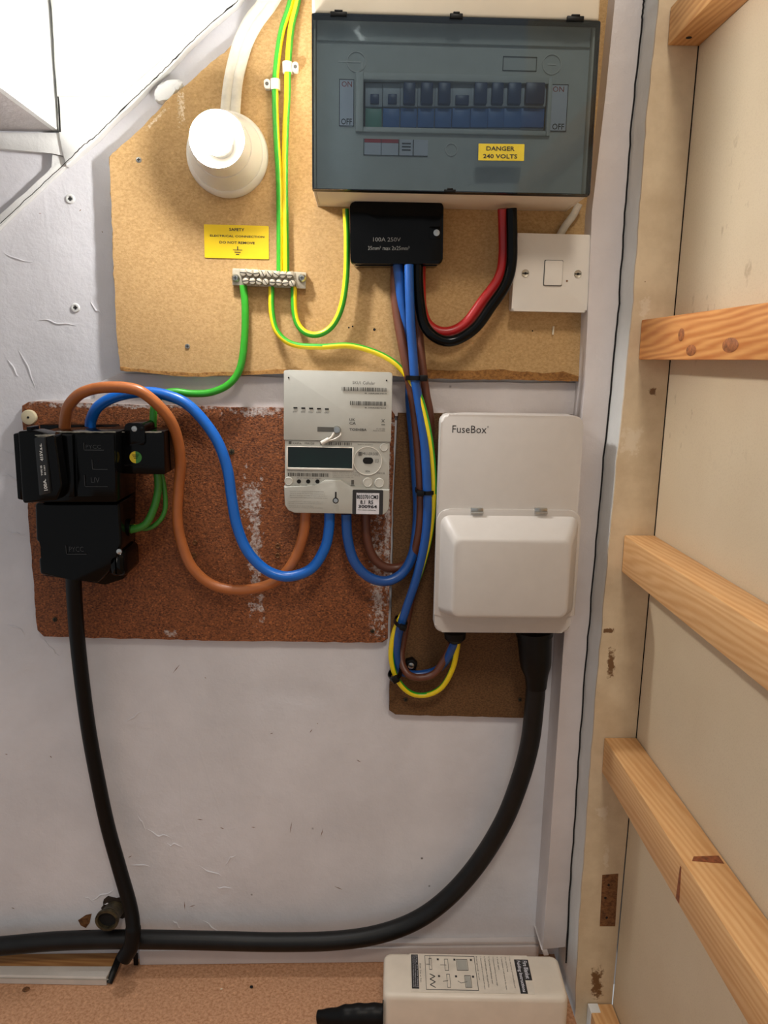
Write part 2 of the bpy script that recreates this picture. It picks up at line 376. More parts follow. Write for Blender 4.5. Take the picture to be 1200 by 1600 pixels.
# white boxing on the right, post, side panel
def slab(q, p0, p1, mat, name, bev=.001, **kw):
    mb = MB(); mb.prism(wp(q, p1), -p1, -p0, bev); return finish(name, mb, mat, (0, 0, 0), **kw)
mb = MB(); mb.prism(wp([(1000, -420), (1052, -420), (1020, -60), (1015, 0), (974, 470), (952, 740), (925, 1000), (884, 1480), (848, 1484), (881, 1000), (914, 600), (925, 330), (946, 150), (967, -60)], .045), -.045, -.0002, .0012)
mb.prism(wp([(846, 1484), (855, 1484), (858, 1493), (850, 1494)], .045), -.045, -.0002, .001)
tag(finish('trim_6', mb, M['trimw'], (0, 0, 0)), 'tall white boxing strip right of the electrical boards', kind='structure')
gp = [W(1090, 80, .09), W(1020, 836, .09), W(955, 1600, .09)]
def px_at(z, k=0): a, b = Vector((.3345, 1.15)), Vector((.3228, 0)); return a.x + (b.x - a.x) * (1.15 - z) / 1.15 + k
cw = [(1066, -420), (1033, -40), (1030, 0), (1012, 170), (1000, 320), (990, 470), (977, 600), (962, 740), (945, 930), (930, 1100), (916, 1290), (905, 1450), (896, 1640)]
g = N('cream_door_post_paint'); f = g.noise(30, 4); col = g.ramp(f, [(.3, lin((196, 174, 142))), (.65, lin((214, 194, 162)))])
for (u, v, hu, hv) in [(950, 985, 9, 4), (955, 1035, 6, 26), (932, 1535, 11, 30), (1008, 440, 1, 1), (1020, 612, 6, 6)]:
    q = W(u, v, .09); col = g.mix(g.patch(q.x - .3, q.z, hu * .0009, hv * .0009, .55, 190), col, lin((112, 80, 50)))
for (u, v, hu, hv) in [(1007, 480, 8, 16), (985, 690, 16, 22), (940, 1270, 10, 12), (948, 1340, 5, 22)]:
    q = W(u, v, .09); col = g.mix(g.math('MULTIPLY', g.patch(q.x - .3, q.z, hu * .0009, hv * .0009, .7, 120), .4), col, lin((228, 216, 196)))
ed = g.n('ShaderNodeSeparateXYZ'); g.l(g.co, ed.inputs[0])
g.bump(g.math('ADD', g.noise(45, 5, .7), g.math('MULTIPLY', g.noise(12, 2), 1.5)), .45, .0014); M['post'] = g.done(col, .3, 0, .5)
mb = MB(); L = ragged(wp(cw, .09), .011, .0007, 8)[:0]
lp = wp(cw, .09); rp = [(px_at(z, -.0006), z) for z in (-.03 + 0.0, .5, 1.0, lp[0][1])]
rnd = random.Random(3); lp2 = []
for i in range(len(lp) - 1):
    for k in range(8): lp2.append((lp[i][0] + (lp[i + 1][0] - lp[i][0]) * k / 8 + rnd.uniform(-.0006, .0006), lp[i][1] + (lp[i + 1][1] - lp[i][1]) * k / 8))
mb.prism(lp2 + [(lp2[-1][0] - .001, -.1)] + [(px_at(-.1, -.0006), -.1)] + rp[1:], -.09, -.0868)
dp = Thing('door_1', (.3, -.04, 0), 'cream painted door post with chipped paint and bare patches', kind='structure')
po = dp.part('post', mb, M['post'], smooth=0)
mb = MB(); mb.prism([(a_ + .0004, b_) for a_, b_ in lp2] + [(lp2[-1][0] - .0006, -.1)] + [(px_at(-.1, -.0008), -.1)] + [(a_ - .0003, b_) for a_, b_ in rp[1:]], -.0867, -.0003)
dp.part('post_edge', mb, M['string'], label='rough white painted edge of the post')
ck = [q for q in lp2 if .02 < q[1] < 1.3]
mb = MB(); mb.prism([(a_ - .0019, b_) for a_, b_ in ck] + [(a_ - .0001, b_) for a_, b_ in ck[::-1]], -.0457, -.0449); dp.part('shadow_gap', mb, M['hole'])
q = [W(u, v, .09) for u, v in ((941, 1367), (966, 1365), (961, 1447), (937, 1447))]
mb = MB(); mb.prism([(a.x, a.z) for a in q], -.0904, -.088)
rec = dp.part('hinge_recess', mb, M['brownwood'], label='bare brown wood hinge recess with screw holes')
mb = MB()
for u, v in ((951, 1383), (946, 1403), (948, 1434)):
    a = W(u, v, .0905); mb.cyl(a.x, a.z, .0016, -.0906, -.0895, 10)
dp.part('screw_hole', mb, M['hole'], under=rec)
g = N('cream_side_panel_paint'); f = g.noise(5, 3); fine = g.noise(700, 2)
col = g.ramp(f, [(.3, lin((206, 186, 154))), (.7, lin((216, 198, 168)))]); col = g.mix(g.math('MULTIPLY', g.step(fine, .5, .75), .25), col, lin((170, 144, 108)))
col = g.mix(g.math('MULTIPLY', g.math('MULTIPLY', g.step(g.noise(55, 4, stretch=(1, 1, .6)), .62, .7), g.step(g.noise(4, 1, w=5), .52, .6)), .5), col, lin((150, 124, 92)))
g.bump(g.noise(70, 3), .12, .001); M['panel'] = g.done(col, .5, 0, .4)
zt = 1.65
mb = MB(); b = bmesh.new(); vs = []
for (x, y, z) in ((px_at(-.1), -.0905, -.1), (px_at(-.1), -1.05, -.1), (px_at(zt), -1.05, zt), (px_at(zt), -.0905, zt)): vs.append((x, y, z))
mb.loft([[Vector(v) + Vector((.0005, 0, 0)) for v in vs], [Vector(v) + Vector((.009, 0, 0)) for v in vs]])
tag(finish('wall_right', mb, M['panel'], (0, 0, 0), smooth=0), 'cream hardboard side panel carrying pine battens', kind='structure')
mb = MB(); mb.box(.36, .42, -1.05, -.0003, .0, 1.65)
tag(finish('wall_outer', mb, M['hole'], (0, 0, 0), smooth=0), 'dark void behind the side panel', kind='structure')

rnd = random.Random(31)   # lumps, ridges and scuffs in the old paint
for (u, v, du, dv) in ((216, 1275, 14, 22), (228, 1297, 40, 14), (262, 1318, 22, 4), (312, 1354, 36, 14), (204, 1354, 30, -2), (128, 1398, 22, 14), (142, 1406, 34, -14), (160, 1408, 18, 12), (196, 1128, 28, -18), (268, 1452, 30, 12), (270, 1441, 14, 8), (318, 1440, 26, 18), (352, 1350, 16, -16), (338, 1385, 26, 4), (6, 395, 44, 16), (30, 545, 26, 60), (12, 560, 18, 30), (4, 702, 40, 20), (2, 742, 38, 8), (20, 760, 20, -14), (10, 830, 34, 4), (140, 470, 20, 24), (60, 500, 60, 8), (8, 975, 30, 14), (70, 1000, 24, 26)):
    P_ = [W(u + du * k / 4 + rnd.uniform(-2, 2), v + dv * k / 4 + rnd.uniform(-3, 3), .0002) for k in range(5)]
    mb = MB(); mb.tube(spline(P_, 4), [.0001 + .0011 * math.sin(math.pi * k / 16) for k in range(17)], 6, flat=.7); finish('paint_ridge', mb, M['wall'], (0, 0, 0), wall)
for (u, v, du, dv) in ((453, 1302, 3, -18), (501, 1308, 4, -14), (288, 1408, 1, 14), (270, 1052, 11, -14), (308, 1280, 9, 1), (393, 1292, 6, 1), (422, 1147, 5, -2), (484, 1145, 4, -6), (557, 1187, 7, 4), (200, 1340, 6, -3), (18, 1418, 5, 2), (320, 1058, 2, 2), (296, 1417, 9, -3), (523, 1385, 12, 5), (8, 1178, 4, 1), (78, 1181, 3, 3), (495, 1130, 2, 1), (344, 1293, 6, 2), (102, 640, 4, 2), (124, 330, 3, -3), (159, 361, 2, 3), (61, 333, 3, 1)):
    a, c_ = W(u, v, 0), W(u + du, v + dv, 0); d = Vector((c_.x - a.x, c_.z - a.z)); n_ = Vector((-d.y, d.x)).normalized() * .00045
    mb = MB(); mb.prism([(a.x, a.z), ((a.x + c_.x) / 2 + n_.x, (a.z + c_.z) / 2 + n_.y), (c_.x, c_.z), ((a.x + c_.x) / 2 - n_.x, (a.z + c_.z) / 2 - n_.y)], -.0002, .0003); finish('scuff_mark', mb, M['brownwood'], (0, 0, 0), wall)

# battens on the panel
def batten(u, vt, vb, ue, label, seed, cols, extra=None, ylen=.82):
    a, c = W(u, vt, .0905), W((u), vb, .0905); x0 = a.x; z1, z0 = a.z, c.z; xr = px_at((z0 + z1) / 2, -.0002)
    t = Thing('pine_batten', (xr, -.091, z0), label, 'batten', 'pine battens on the side panel')
    mb = MB(); b = bmesh.new()
    bmesh.ops.create_cube(b, size=1)
    for v in b.verts: v.co = ((x0 + xr) / 2 + v.co.x * (xr - x0), -.0912 - ylen / 2 + v.co.y * ylen, (z0 + z1) / 2 + v.co.z * (z1 - z0))
    bmesh.ops.bevel(b, geom=b.edges[:], offset=.0012, segments=2, profile=.5, affect='EDGES'); mb.add(b)
    t.part('timber', mb, pine('pine_' + str(int(seed * 10)), *cols, seed=seed)); 
    return t, x0, xr, z0, z1
P1 = ((222, 172, 112), (190, 126, 66)); P2 = ((226, 160, 92), (186, 104, 44)); P3 = ((224, 178, 124), (204, 146, 88))
tb, x0, xr, z0, z1 = batten(1047, 12, 72, 1092, 'pine batten highest on the cream panel, cut off by the top of the frame', 1.1, P1)
mb = MB(); mb.tube([(W(1068, 73, .1).x, -.112, z0 - .0004), (W(1068, 73, .1).x, -.112, z0 + .003)], .0028, 12); tb.part('screw_hole', mb, M['hole'])
tb, x0, xr, z0, z1 = batten(1002, 500, 562, 1045, 'orange knotty pine batten level with the eye, second from the top', 2.3, P2)
for (yy, zz, ry, rz_, o_) in ((-.20, .55, .007, .006, 0), (-.225, .2, .011, .005, 1), (-.30, .28, .014, .006, 2)):
    mb = MB(); n = 20
    mb.loft([[(x0 - .0002, yy + ry * k * math.cos(2 * math.pi * i / n), z0 + (z1 - z0) * zz + rz_ * k * math.sin(2 * math.pi * i / n)) for i in range(n)] for k in (1,)] + [[(x0 - .0005, yy + ry * .9 * math.cos(2 * math.pi * i / n), z0 + (z1 - z0) * zz + rz_ * .9 * math.sin(2 * math.pi * i / n)) for i in range(n)]])
    tb.part('knot', mb, plain('knot_brown_%d' % o_, (176, 104, 52), .6, var=.3, scale=300))
tb, x0, xr, z0, z1 = batten(975, 836, 893, 1020, 'pale pine batten third from the top, beside the white fuse cabinet', 3.7, P3)
tb, x0, xr, z0, z1 = batten(944, 1152, 1206, 989, 'pale pine batten fourth from the top with a reddish joint, near the floor cable', 5.2, P3)
yy = W(1068, 1340, .25).y
mb = MB(); yj = -.318
mb.loft([[(x0 - .0004, yj + a, zz) for a, zz in ((-.003, z0 + .002), (.004, z0 + .002), (.0015, z1 - .008), (-.0005, z1 - .008))], [(x0 + .004, yj + a, zz) for a, zz in ((-.003, z0 + .002), (.004, z0 + .002), (.0015, z1 - .008), (-.0005, z1 - .008))]])
mb.loft([[(xx, yj + a, z1 + .0004) for xx, a in ((x0 + .008, -.003), (xr - .003, -.007), (xr - .003, .004), (x0 + .012, .003))], [(xx, yj + a, z1 - .003) for xx, a in ((x0 + .008, -.003), (xr - .003, -.007), (xr - .003, .004), (x0 + .012, .003))]])
tb.part('reddish_knot', mb, plain('red_knot_brown', (150, 82, 44), .6, var=.3, scale=200))
tb, x0, xr, z0, z1 = batten(919, 1568, 1625, 955, 'lowest pine batten, end daubed with white paint, at the post foot', 6.4, P3)
mb = MB(); mb.box(x0 - .0008, x0 + .012, -.105, -.0913, z0, z1 + .0008, .0006); tb.part('white_paint_daub', mb, M['string'])

# ------------------------------------------------------------------ backing boards
def board(name, q, p0, p1, mat_fn, label, seed, step=.006, amp=.0008, bev=.001):
    pts = wp(q, p1); c = (sum(a for a, _ in pts) / len(pts), -p0, sum(b for _, b in pts) / len(pts))
    t = Thing(name, c, label, 'board')
    mb = MB(); mb.prism(ragged(pts, step, amp, seed), -p1, -p0, bev, 1)
    t.part('panel', mb, mat_fn(c), smooth=30); return t
def rel(c, u, v, p, hu, hv, *r): q = W(u, v, p); return (q.x - c[0], q.z - c[2], hu * .00076, hv * .00076) + r
def m1(c):
    return fibre('tan_fibreboard', (194, 158, 108), (172, 136, 86), 330, .8, .2,
                 patches=[rel(c, 283, 165, .018, 6, 26, .8, 500), rel(c, 245, 185, .018, 26, 3, .55, 400, .75), rel(c, 330, 585, .018, 10, 3, .9, 300)],
                 dark=[rel(c, 760, 588, .018, 110, 5, .8, 160), rel(c, 863, 516, .018, 1, 5, .2, 100)], pcol=(230, 214, 186))
B1 = board('fibreboard_panel', [(170, 245), (196, 222), (225, 196), (257, 160), (292, 132), (322, 105), (352, 80), (374, 60), (398, 34), (424, 4), (440, -60), (960, -60), (962, 22), (940, 200), (921, 400), (905, 592), (760, 590), (640, 588), (500, 580), (370, 582), (290, 586), (187, 577), (180, 480), (174, 330)], .0015, .018, m1,
           'tan fibreboard backing panel behind the consumer unit and lamp holder', 1)
def m2(c):
    return fibre('red_brown_hardboard', (150, 88, 48), (70, 34, 16), 420, .45, .9, fleck=.85,
                 patches=[rel(c, 200, 632, .012, 175, 7, .8, 130), rel(c, 590, 900, .012, 13, 110, .9, 170), rel(c, 399, 860, .012, 12, 120, 1.0, 120), rel(c, 400, 640, .012, 60, 14, 1.0, 120),
                          rel(c, 265, 990, .012, 12, 6, .8, 150), rel(c, 392, 780, .012, 18, 30, .95, 200), rel(c, 605, 820, .012, 6, 180, .6, 200), rel(c, 560, 665, .012, 60, 10, 1.1, 150)], pcol=(202, 194, 188))
B2 = board('hardboard_panel', [(34, 634), (44, 628), (300, 634), (612, 641), (617, 648), (611, 830), (606, 998), (598, 1004), (330, 1001), (68, 995), (58, 985), (45, 820)], .0015, .012, m2,
           'rough red-brown hardboard panel behind the cut-out and meter', 2, .01, .0007)
def m3(c):
    return fibre('dark_brown_hardboard', (112, 80, 48), (78, 52, 28), 420, .75, .35, dark=[rel(c, 633, 1092, .01, 6, 3, .3, 100), rel(c, 812, 1092, .01, 4, 4, .3, 100), rel(c, 645, 680, .01, 5, 4, .3, 100)])
B3 = board('hardboard_panel', [(622, 645), (895, 648), (868, 850), (839, 1122), (618, 1117), (608, 1110), (612, 940), (616, 760)], .0015, .0105, m3,
           'dark brown hardboard panel behind the white fuse cabinet', 3, .01, .0004)
def screw(th, u, v, p, r=.0032, mat='steel', name='screw', slot=True, under=None):
    a = W(u, v, p); mb = MB([M][0] and None); mb.cyl(a.x, a.z, r, -p - .0012, -p + .002, 16, .0005)
    o = th.part(name, mb, M[mat], under=under)
    if slot:
        mb = MB(); k = r * .62; w = r * .16
        mb.box(a.x - k, a.x + k, -p - .0014, -p - .0009, a.z - w, a.z + w); mb.box(a.x - w, a.x + w, -p - .00141, -p - .0009, a.z - k, a.z + k)
        if under is None: th.part('slot', mb, M['hole'], under=o)
        else: mb.bm.free()
    return o
screw(B1, 217, 250, .018, .0030); screw(B1, 293, 541, .018, .0028)
for u, v, r in ((585, 515, .0016), (551, 510, .001), (545, 512, .001), (832, 517, .0009)): a = W(u, v, .018); mb = MB(); mb.cyl(a.x, a.z, r, -.0181, -.0178, 10); B1.part('nail_hole', mb, M['hole'])
mb = MB(); mb.prism(ragged(wp([(640, 574), (700, 580), (780, 577), (850, 584), (880, 580), (904, 588), (904, 596), (820, 594), (700, 592), (642, 591)], .019), .006, .0008, 21), -.0186, -.0178, .0004); B1.part('torn_edge', mb, fibre('torn_board_edge', (160, 112, 58), (112, 72, 32), 260, .8, .4))
mb = MB(); mb.prism(ragged(wp([(187, 573), (230, 578), (300, 583), (372, 581), (440, 577), (505, 580), (560, 582), (560, 586), (440, 584), (290, 589), (188, 579)], .019), .006, .0006, 22), -.0184, -.0178, .0003); B1.part('torn_edge', mb, fibre('torn_board_edge_left', (176, 130, 72), (124, 84, 42), 260, .8, .4))
mb = MB(); a = W(865, 510, .018); b_ = W(863, 523, .018); mb.tube([(a.x, -.0185, a.z), (b_.x, -.0205, b_.z)], .0011, 8); B1.part('staple', mb, M['cream'])
for (u, v) in ((305, 848), (303, 868), (434, 853), (434, 868)):
    mb = MB(); a = W(u, v, .012); mb.lathe([(.0034, -.0122), (.0026, -.0138), (.0015, -.0132), (.001, -.012)], a.x, a.z, 12); B2.part('drilled_hole', mb, M['brownwood'])
screw(B2, 362, 706, .012, .0035, 'rust'); screw(B2, 582, 986, .012, .0026, 'rust'); screw(B2, 86, 968, .012, .003, 'rust')
screw(B3, 634, 1093, .0105, .0028, 'rust'); screw(B3, 812, 1093, .0105, .0025, 'rust')
# painted-over screws in the wall
for u, v in ((110, 311), (118, 481)):
    a = W(u, v, .0); mb = MB(); mb.lathe([(.0055, -.0002), (.0045, -.0016), (.003, -.0018), (.0027, -.0008)], a.x, a.z, 16)
    o = finish('painted_screw', mb, M['string'], (0, 0, 0), wall)
    mb = MB(); mb.box(a.x - .0022, a.x + .0022, -.0015, -.0006, a.z - .0006, a.z + .0006); mb.box(a.x - .0006, a.x + .0006, -.00151, -.0006, a.z - .0022, a.z + .0022)
    finish('slot', mb, M['hole'], (0, 0, 0), o)
# white plastic washer
a = W(45, 652, .016); t = Thing('plastic_washer', (a.x, -.012, a.z), 'round ivory plastic washer screwed at the top left of the red-brown board', 'washer')
mb = MB(); mb.cyl(a.x, a.z, .0085, -.018, -.0122, 28, .001); t.part('disc', mb, M['cork'])
mb = MB(); mb.cyl(a.x, a.z, .0014, -.0184, -.0178, 10); t.part('nail_head', mb, M['hole'])

# ------------------------------------------------------------------ lamp holder and bulb
a = W(356, 243, .02); lx, lz = a.x, a.z
t = Thing('lamp_holder', (lx, -.0185, lz), 'round white batten lamp holder with a skirt, on the tan fibreboard', 'lamp')
mb = MB(); mb.lathe([(.044, -.0185), (.0445, -.023), (.043, -.030), (.040, -.0335)], lx, lz, 56); t.part('base', mb, M['white'])
mb = MB(); mb.lathe([(.0395, -.0338), (.0385, -.036), (.0315, -.057), (.0308, -.0575)], lx, lz, 56); t.part('cover', mb, M['white'])
mb = MB(); mb.loft([[(lx + r * math.cos(2 * math.pi * i / 56), y, lz + r * math.sin(2 * math.pi * i / 56)) for i in range(56)] for r, y in
   [(.0305, -.0577), (.0295, -.066), (.0282, -.084), (.0278, -.0852), (.0268, -.0848), (.0262, -.080), (.0255, -.060), (.010, -.059)]], True, True); t.part('skirt', mb, M['white'])
t2 = Thing('light_bulb', (lx, -.06, lz), 'glowing white bulb lit inside the lamp holder skirt', 'bulb')
mb = MB(); mb.lathe([(.0135, -.062), (.0135, -.074)], lx, lz, 32); t2.part('cap', mb, M['steel'])
mb = MB(); mb.lathe([(.0125, -.0745), (.0158, -.080), (.0165, -.0885)], lx, lz, 40); t2.part('plastic_collar', mb, M['white'])
mb = MB(); mb.lathe([(.0164, -.0886)] + [(.0168 * math.cos(q), -.0925 - .0190 * math.sin(q)) for q in [math.radians(x) for x in (-8, 5, 20, 35, 50, 65, 78, 86)]] + [(.0005, -.1115)], lx, lz, 40)
t2.part('glass_globe', mb, M['bulb'])

# ------------------------------------------------------------------ stickers
def label_thing(name, q, p, label, cat, mat='sticker', th=.0008):
    f = Fit(q, p); t = Thing(name, f.M @ Vector((0, -p, 0)), label, cat)
    mb = MB(f.M); mb.rr(f.x0, f.x1, -p - th, -p, f.z0, f.z1, .0008); t.part('backing', mb, M[mat]); return t, f
t, f = label_thing('safety_label', [(320, 352), (420, 352), (420, 404), (319, 404)], .0183, 'yellow SAFETY ELECTRICAL CONNECTION label on the tan fibreboard', 'label')
mb = MB(f.M); p = .0192
textq(mb, f, 'SAFETY', 358, 356, 382, 361.5, p, bold=.02, dp=.0001); textq(mb, f, 'ELECTRICAL CONNECTION', 328, 366.5, 413, 372, p, bold=.02, dp=.0001); textq(mb, f, 'DO NOT REMOVE', 343, 376.5, 398, 382, p, bold=.02, dp=.0001)
for (u0, v0, u1, v1) in ((370.6, 385, 372.2, 390.5), (364, 390, 378.5, 391.4), (366.5, 393.4, 376, 394.8), (368.8, 396.8, 373.8, 398.4)):
    r = f.r(u0, v0, u1, v1, p); mb.box(r[0], r[1], -p - .0003, -p, r[2], r[3])
t.part('lettering', mb, M['dark'])

# ------------------------------------------------------------------ earth terminal block
f = Fit([(362, 420), (478, 423), (477, 450), (361, 445)], .032)
t = Thing('earth_terminal_block', f.M @ Vector((0, -.0183, 0)), 'grey metal earth terminal block with two rows of slotted screws', 'terminal block')
mb = MB(f.M); mb.box(f.x0, f.x1, -.026, -.0183, f.z0, f.z1, .0006); t.part('base', mb, M['brass'])
mb = MB(f.M)
x_a, x_b = f.l(372, 435, .03)[0] + .004, f.l(466, 435, .03)[0] - .004
pitch = (x_b - x_a) / 8
for i in range(9):
    x = x_a + pitch * i; mb.prism([(x - .0005 - .0032, f.z1), (x + .0005 - .0032, f.z1), (x + .0005 + .003, f.z0), (x - .0005 + .003, f.z0)], -.0298, -.026, .0003)
mb.box(x_a, x_b, -.0275, -.026, f.z0 + .0006, f.z1 - .0006)
t.part('divider', mb, M['brass'])
rnd = random.Random(4)
proto = None
for i in range(8):
    for j in (0, 1):
        x = x_a + pitch * (i + .5) + (-.0018 if j == 0 else .0014); z = (f.z1 * .46 if j == 0 else f.z0 * .5); ang = rnd.uniform(-.3, 1.2)
        mb = MB(f.M); mb.cyl(x, z, .0034, -.0345, -.026, 18, .0005); o = t.part('terminal_screw', mb, M['brass'])
        mb = MB(f.M @ Matrix.Translation((x, 0, z)) @ Matrix.Rotation(ang, 4, 'Y')); mb.box(-.0034, .0034, -.0347, -.0342, -.0004, .0004); t.part('slot', mb, M['hole'], under=o)
for u in (368, 472):
    x, z = f.l(u, 434.5, .027); mb = MB(f.M); mb.lathe([(.0046, -.026), (.0044, -.0275), (.0028, -.0292), (.0005, -.0295)], x, z, 20); o = t.part('fixing_screw', mb, M['steel'])
    mb = MB(f.M); mb.box(x - .002, x + .002, -.0297, -.0288, z - .0004, z + .0004); mb.box(x - .0004, x + .0004, -.0298, -.0288, z - .002, z + .002); t.part('slot', mb, M['hole'], under=o)

# ------------------------------------------------------------------ consumer unit
f = Fit([(487, 22), (940, 32), (920, 303), (488, 297)], .11)
t = Thing('consumer_unit', f.M @ Vector((0, -.0183, f.z0)), 'large consumer unit with a smoked lid over a row of breakers', 'fuse box')
mb = MB(f.M); ztop = f.z1 + .055
zb = f.z0 + .0005
# hollow body: four walls and a back
mb.box(f.x0, f.x1, -.022, -.0185, zb, ztop)
mb.box(f.x0, f.x0 + .003, -.098, -.022, zb, ztop, .0006); mb.box(f.x1 - .003, f.x1, -.098, -.022, zb, ztop, .0006)
mb.box(f.x0 + .003, f.x1 - .003, -.098, -.022, zb, zb + .003, .0006)
mb.box(f.x0, f.x1, -.106, -.022, f.z1 + .002, ztop, .003, 3)
t.part('body', mb, M['cu'])
for u0, v0, u1, v1 in ((560, 312, 566, 316), (742, 305, 748, 309), (868, 318, 876, 322)):
    pass
# front plate with window
def wnd(p, outer, inner, y0, y1, m, mat, name, bev=.0):
    a0, a1, b0, b1 = outer; c0, c1, d0, d1 = inner
    m.box(a0, c0, y0, y1, b0, b1, bev); m.box(c1, a1, y0, y1, b0, b1, bev); m.box(c0, c1, y0, y1, d1, b1, bev); m.box(c0, c1, y0, y1, b0, d0, bev)
p = .090
wr = f.r(568, 126, 852, 206, p)
mb = MB(f.M); wnd(p, (f.x0 + .0035, f.x1 - .0035, zb + .0035, f.z1 + .0015), wr, -p, -p + .003, mb, 'cuin', 'plate'); 
r = f.r(490, 26, 935, 78, p); mb.box(f.x0 + .004, f.x1 - .004, -p - .003, -p, r[2] + .001, f.z1 + .0012, .001)
r = f.r(556, 114, 858, 214, p)
for (a0, a1, b0, b1) in ((r[0], wr[0], r[2], r[3]), (wr[1], r[1], r[2], r[3]), (wr[0], wr[1], wr[3], r[3]), (wr[0], wr[1], r[2], wr[2])): mb.box(a0, a1, -p - .004, -p, b0, b1, .0008)
fp = t.part('front_plate', mb, M['cuin'])
M['mcb'] = plain('breaker_grey_plastic', (176, 180, 184), .45, var=.03); M['mcbblue'] = plain('breaker_blue_plastic', (62, 108, 168), .4, var=.05); M['toggle'] = plain('breaker_dark_blue_toggle', (22, 50, 92), .35, var=.05)
M['mcbgreen'] = plain('breaker_green_plastic', (96, 150, 130), .4)
xs = [570, 597.5, 625, 652, 679, 706, 735, 762, 787, 814, 850]
for i in range(10):
    r = f.r(xs[i], 129, xs[i + 1], 204, p - .004)
    a0, a1 = r[0] + .0004, r[1] - .0004; zm = r[2] + (r[3] - r[2]) * .47
    mb = MB(f.M); mb.box(a0, a1, -p + .004, -.03, r[2], r[3], .0006); mb.box(a0, a1, -p - .0005, -p + .004, zm, r[3] - .006, .0012)
    mc = t.part('circuit_breaker', mb, M['mcb'] if i < 9 else M['mcb'])
    mb = MB(f.M); mb.box(a0 + .0005, a1 - .0005, -p + .0012, -p + .0045, r[2] + .002, zm - .0008, .0008); t.part('lower_face', mb, M['mcbgreen'] if i == 0 else M['mcbblue'], under=mc)
    mb = MB(f.M); k = .30
    if i < 2: mb.box(a0 + (a1 - a0) * .3, a1 - (a1 - a0) * .2, -p - .004, -p, zm + .002, zm + .011, .0008)
    elif i == 5: mb.box(a0 + .003, a1 - .003, -p - .004, -p, zm + .001, zm + .010, .0008)
    else: mb.box(a0 + .0028, a1 - .0028, -p - .0065, -p, zm + .001, zm + .021, .0012)
    t.part('toggle', mb, M['toggle'], under=mc)
# ON / OFF plates, rings, legend strips
for (u0, u1, v0, v1) in ((530, 553, 124, 198), (860, 884, 132, 206)):
    r = f.r(u0, v0, u1, v1, p); mb = MB(f.M); mb.rr(r[0], r[1], -p - .001, -p, r[2], r[3], .0012); pl = t.part('on_off_plate', mb, M['paper'])
    mb = MB(f.M)
    for (q0, q1, q2, q3) in ((r[0], r[0] + .0006, r[2], r[3]), (r[1] - .0006, r[1], r[2], r[3]), (r[0], r[1], r[2], r[2] + .0006), (r[0], r[1], r[3] - .0006, r[3])): mb.box(q0, q1, -p - .0013, -p - .0008, q2, q3)
    textq(mb, f, 'OFF', u0 + 3, v1 - 13, u1 - 3, v1 - 3, p + .001, bold=.01, dp=.0001); t.part('lettering', mb, M['dark'], under=pl)
    mb = MB(f.M); textq(mb, f, 'ON', u0 + 4, v0 + 3, u1 - 3, v0 + 12, p + .001, dp=.0001); t.part('red_lettering', mb, plain('red_ink', (170, 60, 50), .6), under=pl)
def ring(m, x, z, r, w, y0, y1, n=32):
    m.loft([[(x + q * math.cos(2 * math.pi * i / n), y, z + q * math.sin(2 * math.pi * i / n)) for i in range(n)] for q, y in ((r, y1), (r, y0), (r - w, y0), (r - w, y1))], False, False)
for u, v, rr_ in ((557, 97, .0095), (862, 101, .0095), (705, 234, .0062)):
    mb = MB(f.M); x, z = f.l(u, v, p); ring(mb, x, z, rr_, .0007, -p - .0012, -p); rg = t.part('moulded_ring', mb, M['white'])
    mb = MB(f.M)
    if v < 200: mb.box(x - .004, x + .004, -p - .0008, -p, z - .0006, z + .0006); t.part('ring_bar', mb, M['white'], under=rg)
mb = MB(f.M); x, z = f.l(557, 97, p); mb.box(x - .018, x - .004, -p - .0008, -p, z - .0006, z + .0006); mb.box(x + .005, x + .006, -p - .0012, -p, z - .012, z)
t.part('moulded_mark', mb, M['white'])
r = f.r(568, 217, 622, 244, p); r2 = f.r(625, 218, 668, 244, p)
mb = MB(f.M); mb.box(r[0], r[1], -p - .0008, -p, r[2], r[3]); mb.box(r2[0], r2[1], -p - .0008, -p, r2[2], r2[3]); lg = t.part('legend_strip', mb, M['paper'])
mb = MB(f.M); mb.box(r[0] + .001, r[1], -p - .0011, -p - .0006, r[3] - .0035, r[3]); t.part('red_band', mb, plain('legend_red', (190, 40, 50), .5), under=lg)
mb = MB(f.M); k = (r[0] + r[1]) / 2
for q in ((r[0], r[0] + .0008), (k, k + .0006), (r[1], r[1] + .0008), (r2[0] + .013, r2[0] + .014)): mb.box(q[0], q[1], -p - .0012, -p - .0006, r[2], r[3])
for zz in (.3, .5, .7): mb.box(r2[0] + .002, r2[0] + .011, -p - .0012, -p - .0006, r2[2] + (r2[3] - r2[2]) * zz, r2[2] + (r2[3] - r2[2]) * zz + .0012)
mb.box(r[0], r2[1], -p - .0012, -p - .0006, r[2], r[2] + .0006); t.part('legend_print', mb, M['dark'], under=lg)
r = f.r(786, 88, 838, 112, p); mb = MB(f.M)
for (q0, q1, q2, q3) in ((r[0], r[0] + .0006, r[2], r[3]), (r[1] - .0006, r[1], r[2], r[3]), (r[0], r[1], r[2], r[2] + .0006), (r[0], r[1], r[3] - .0006, r[3])): mb.box(q0, q1, -p - .0009, -p, q2, q3)
t.part('embossed_frame', mb, M['grey'])
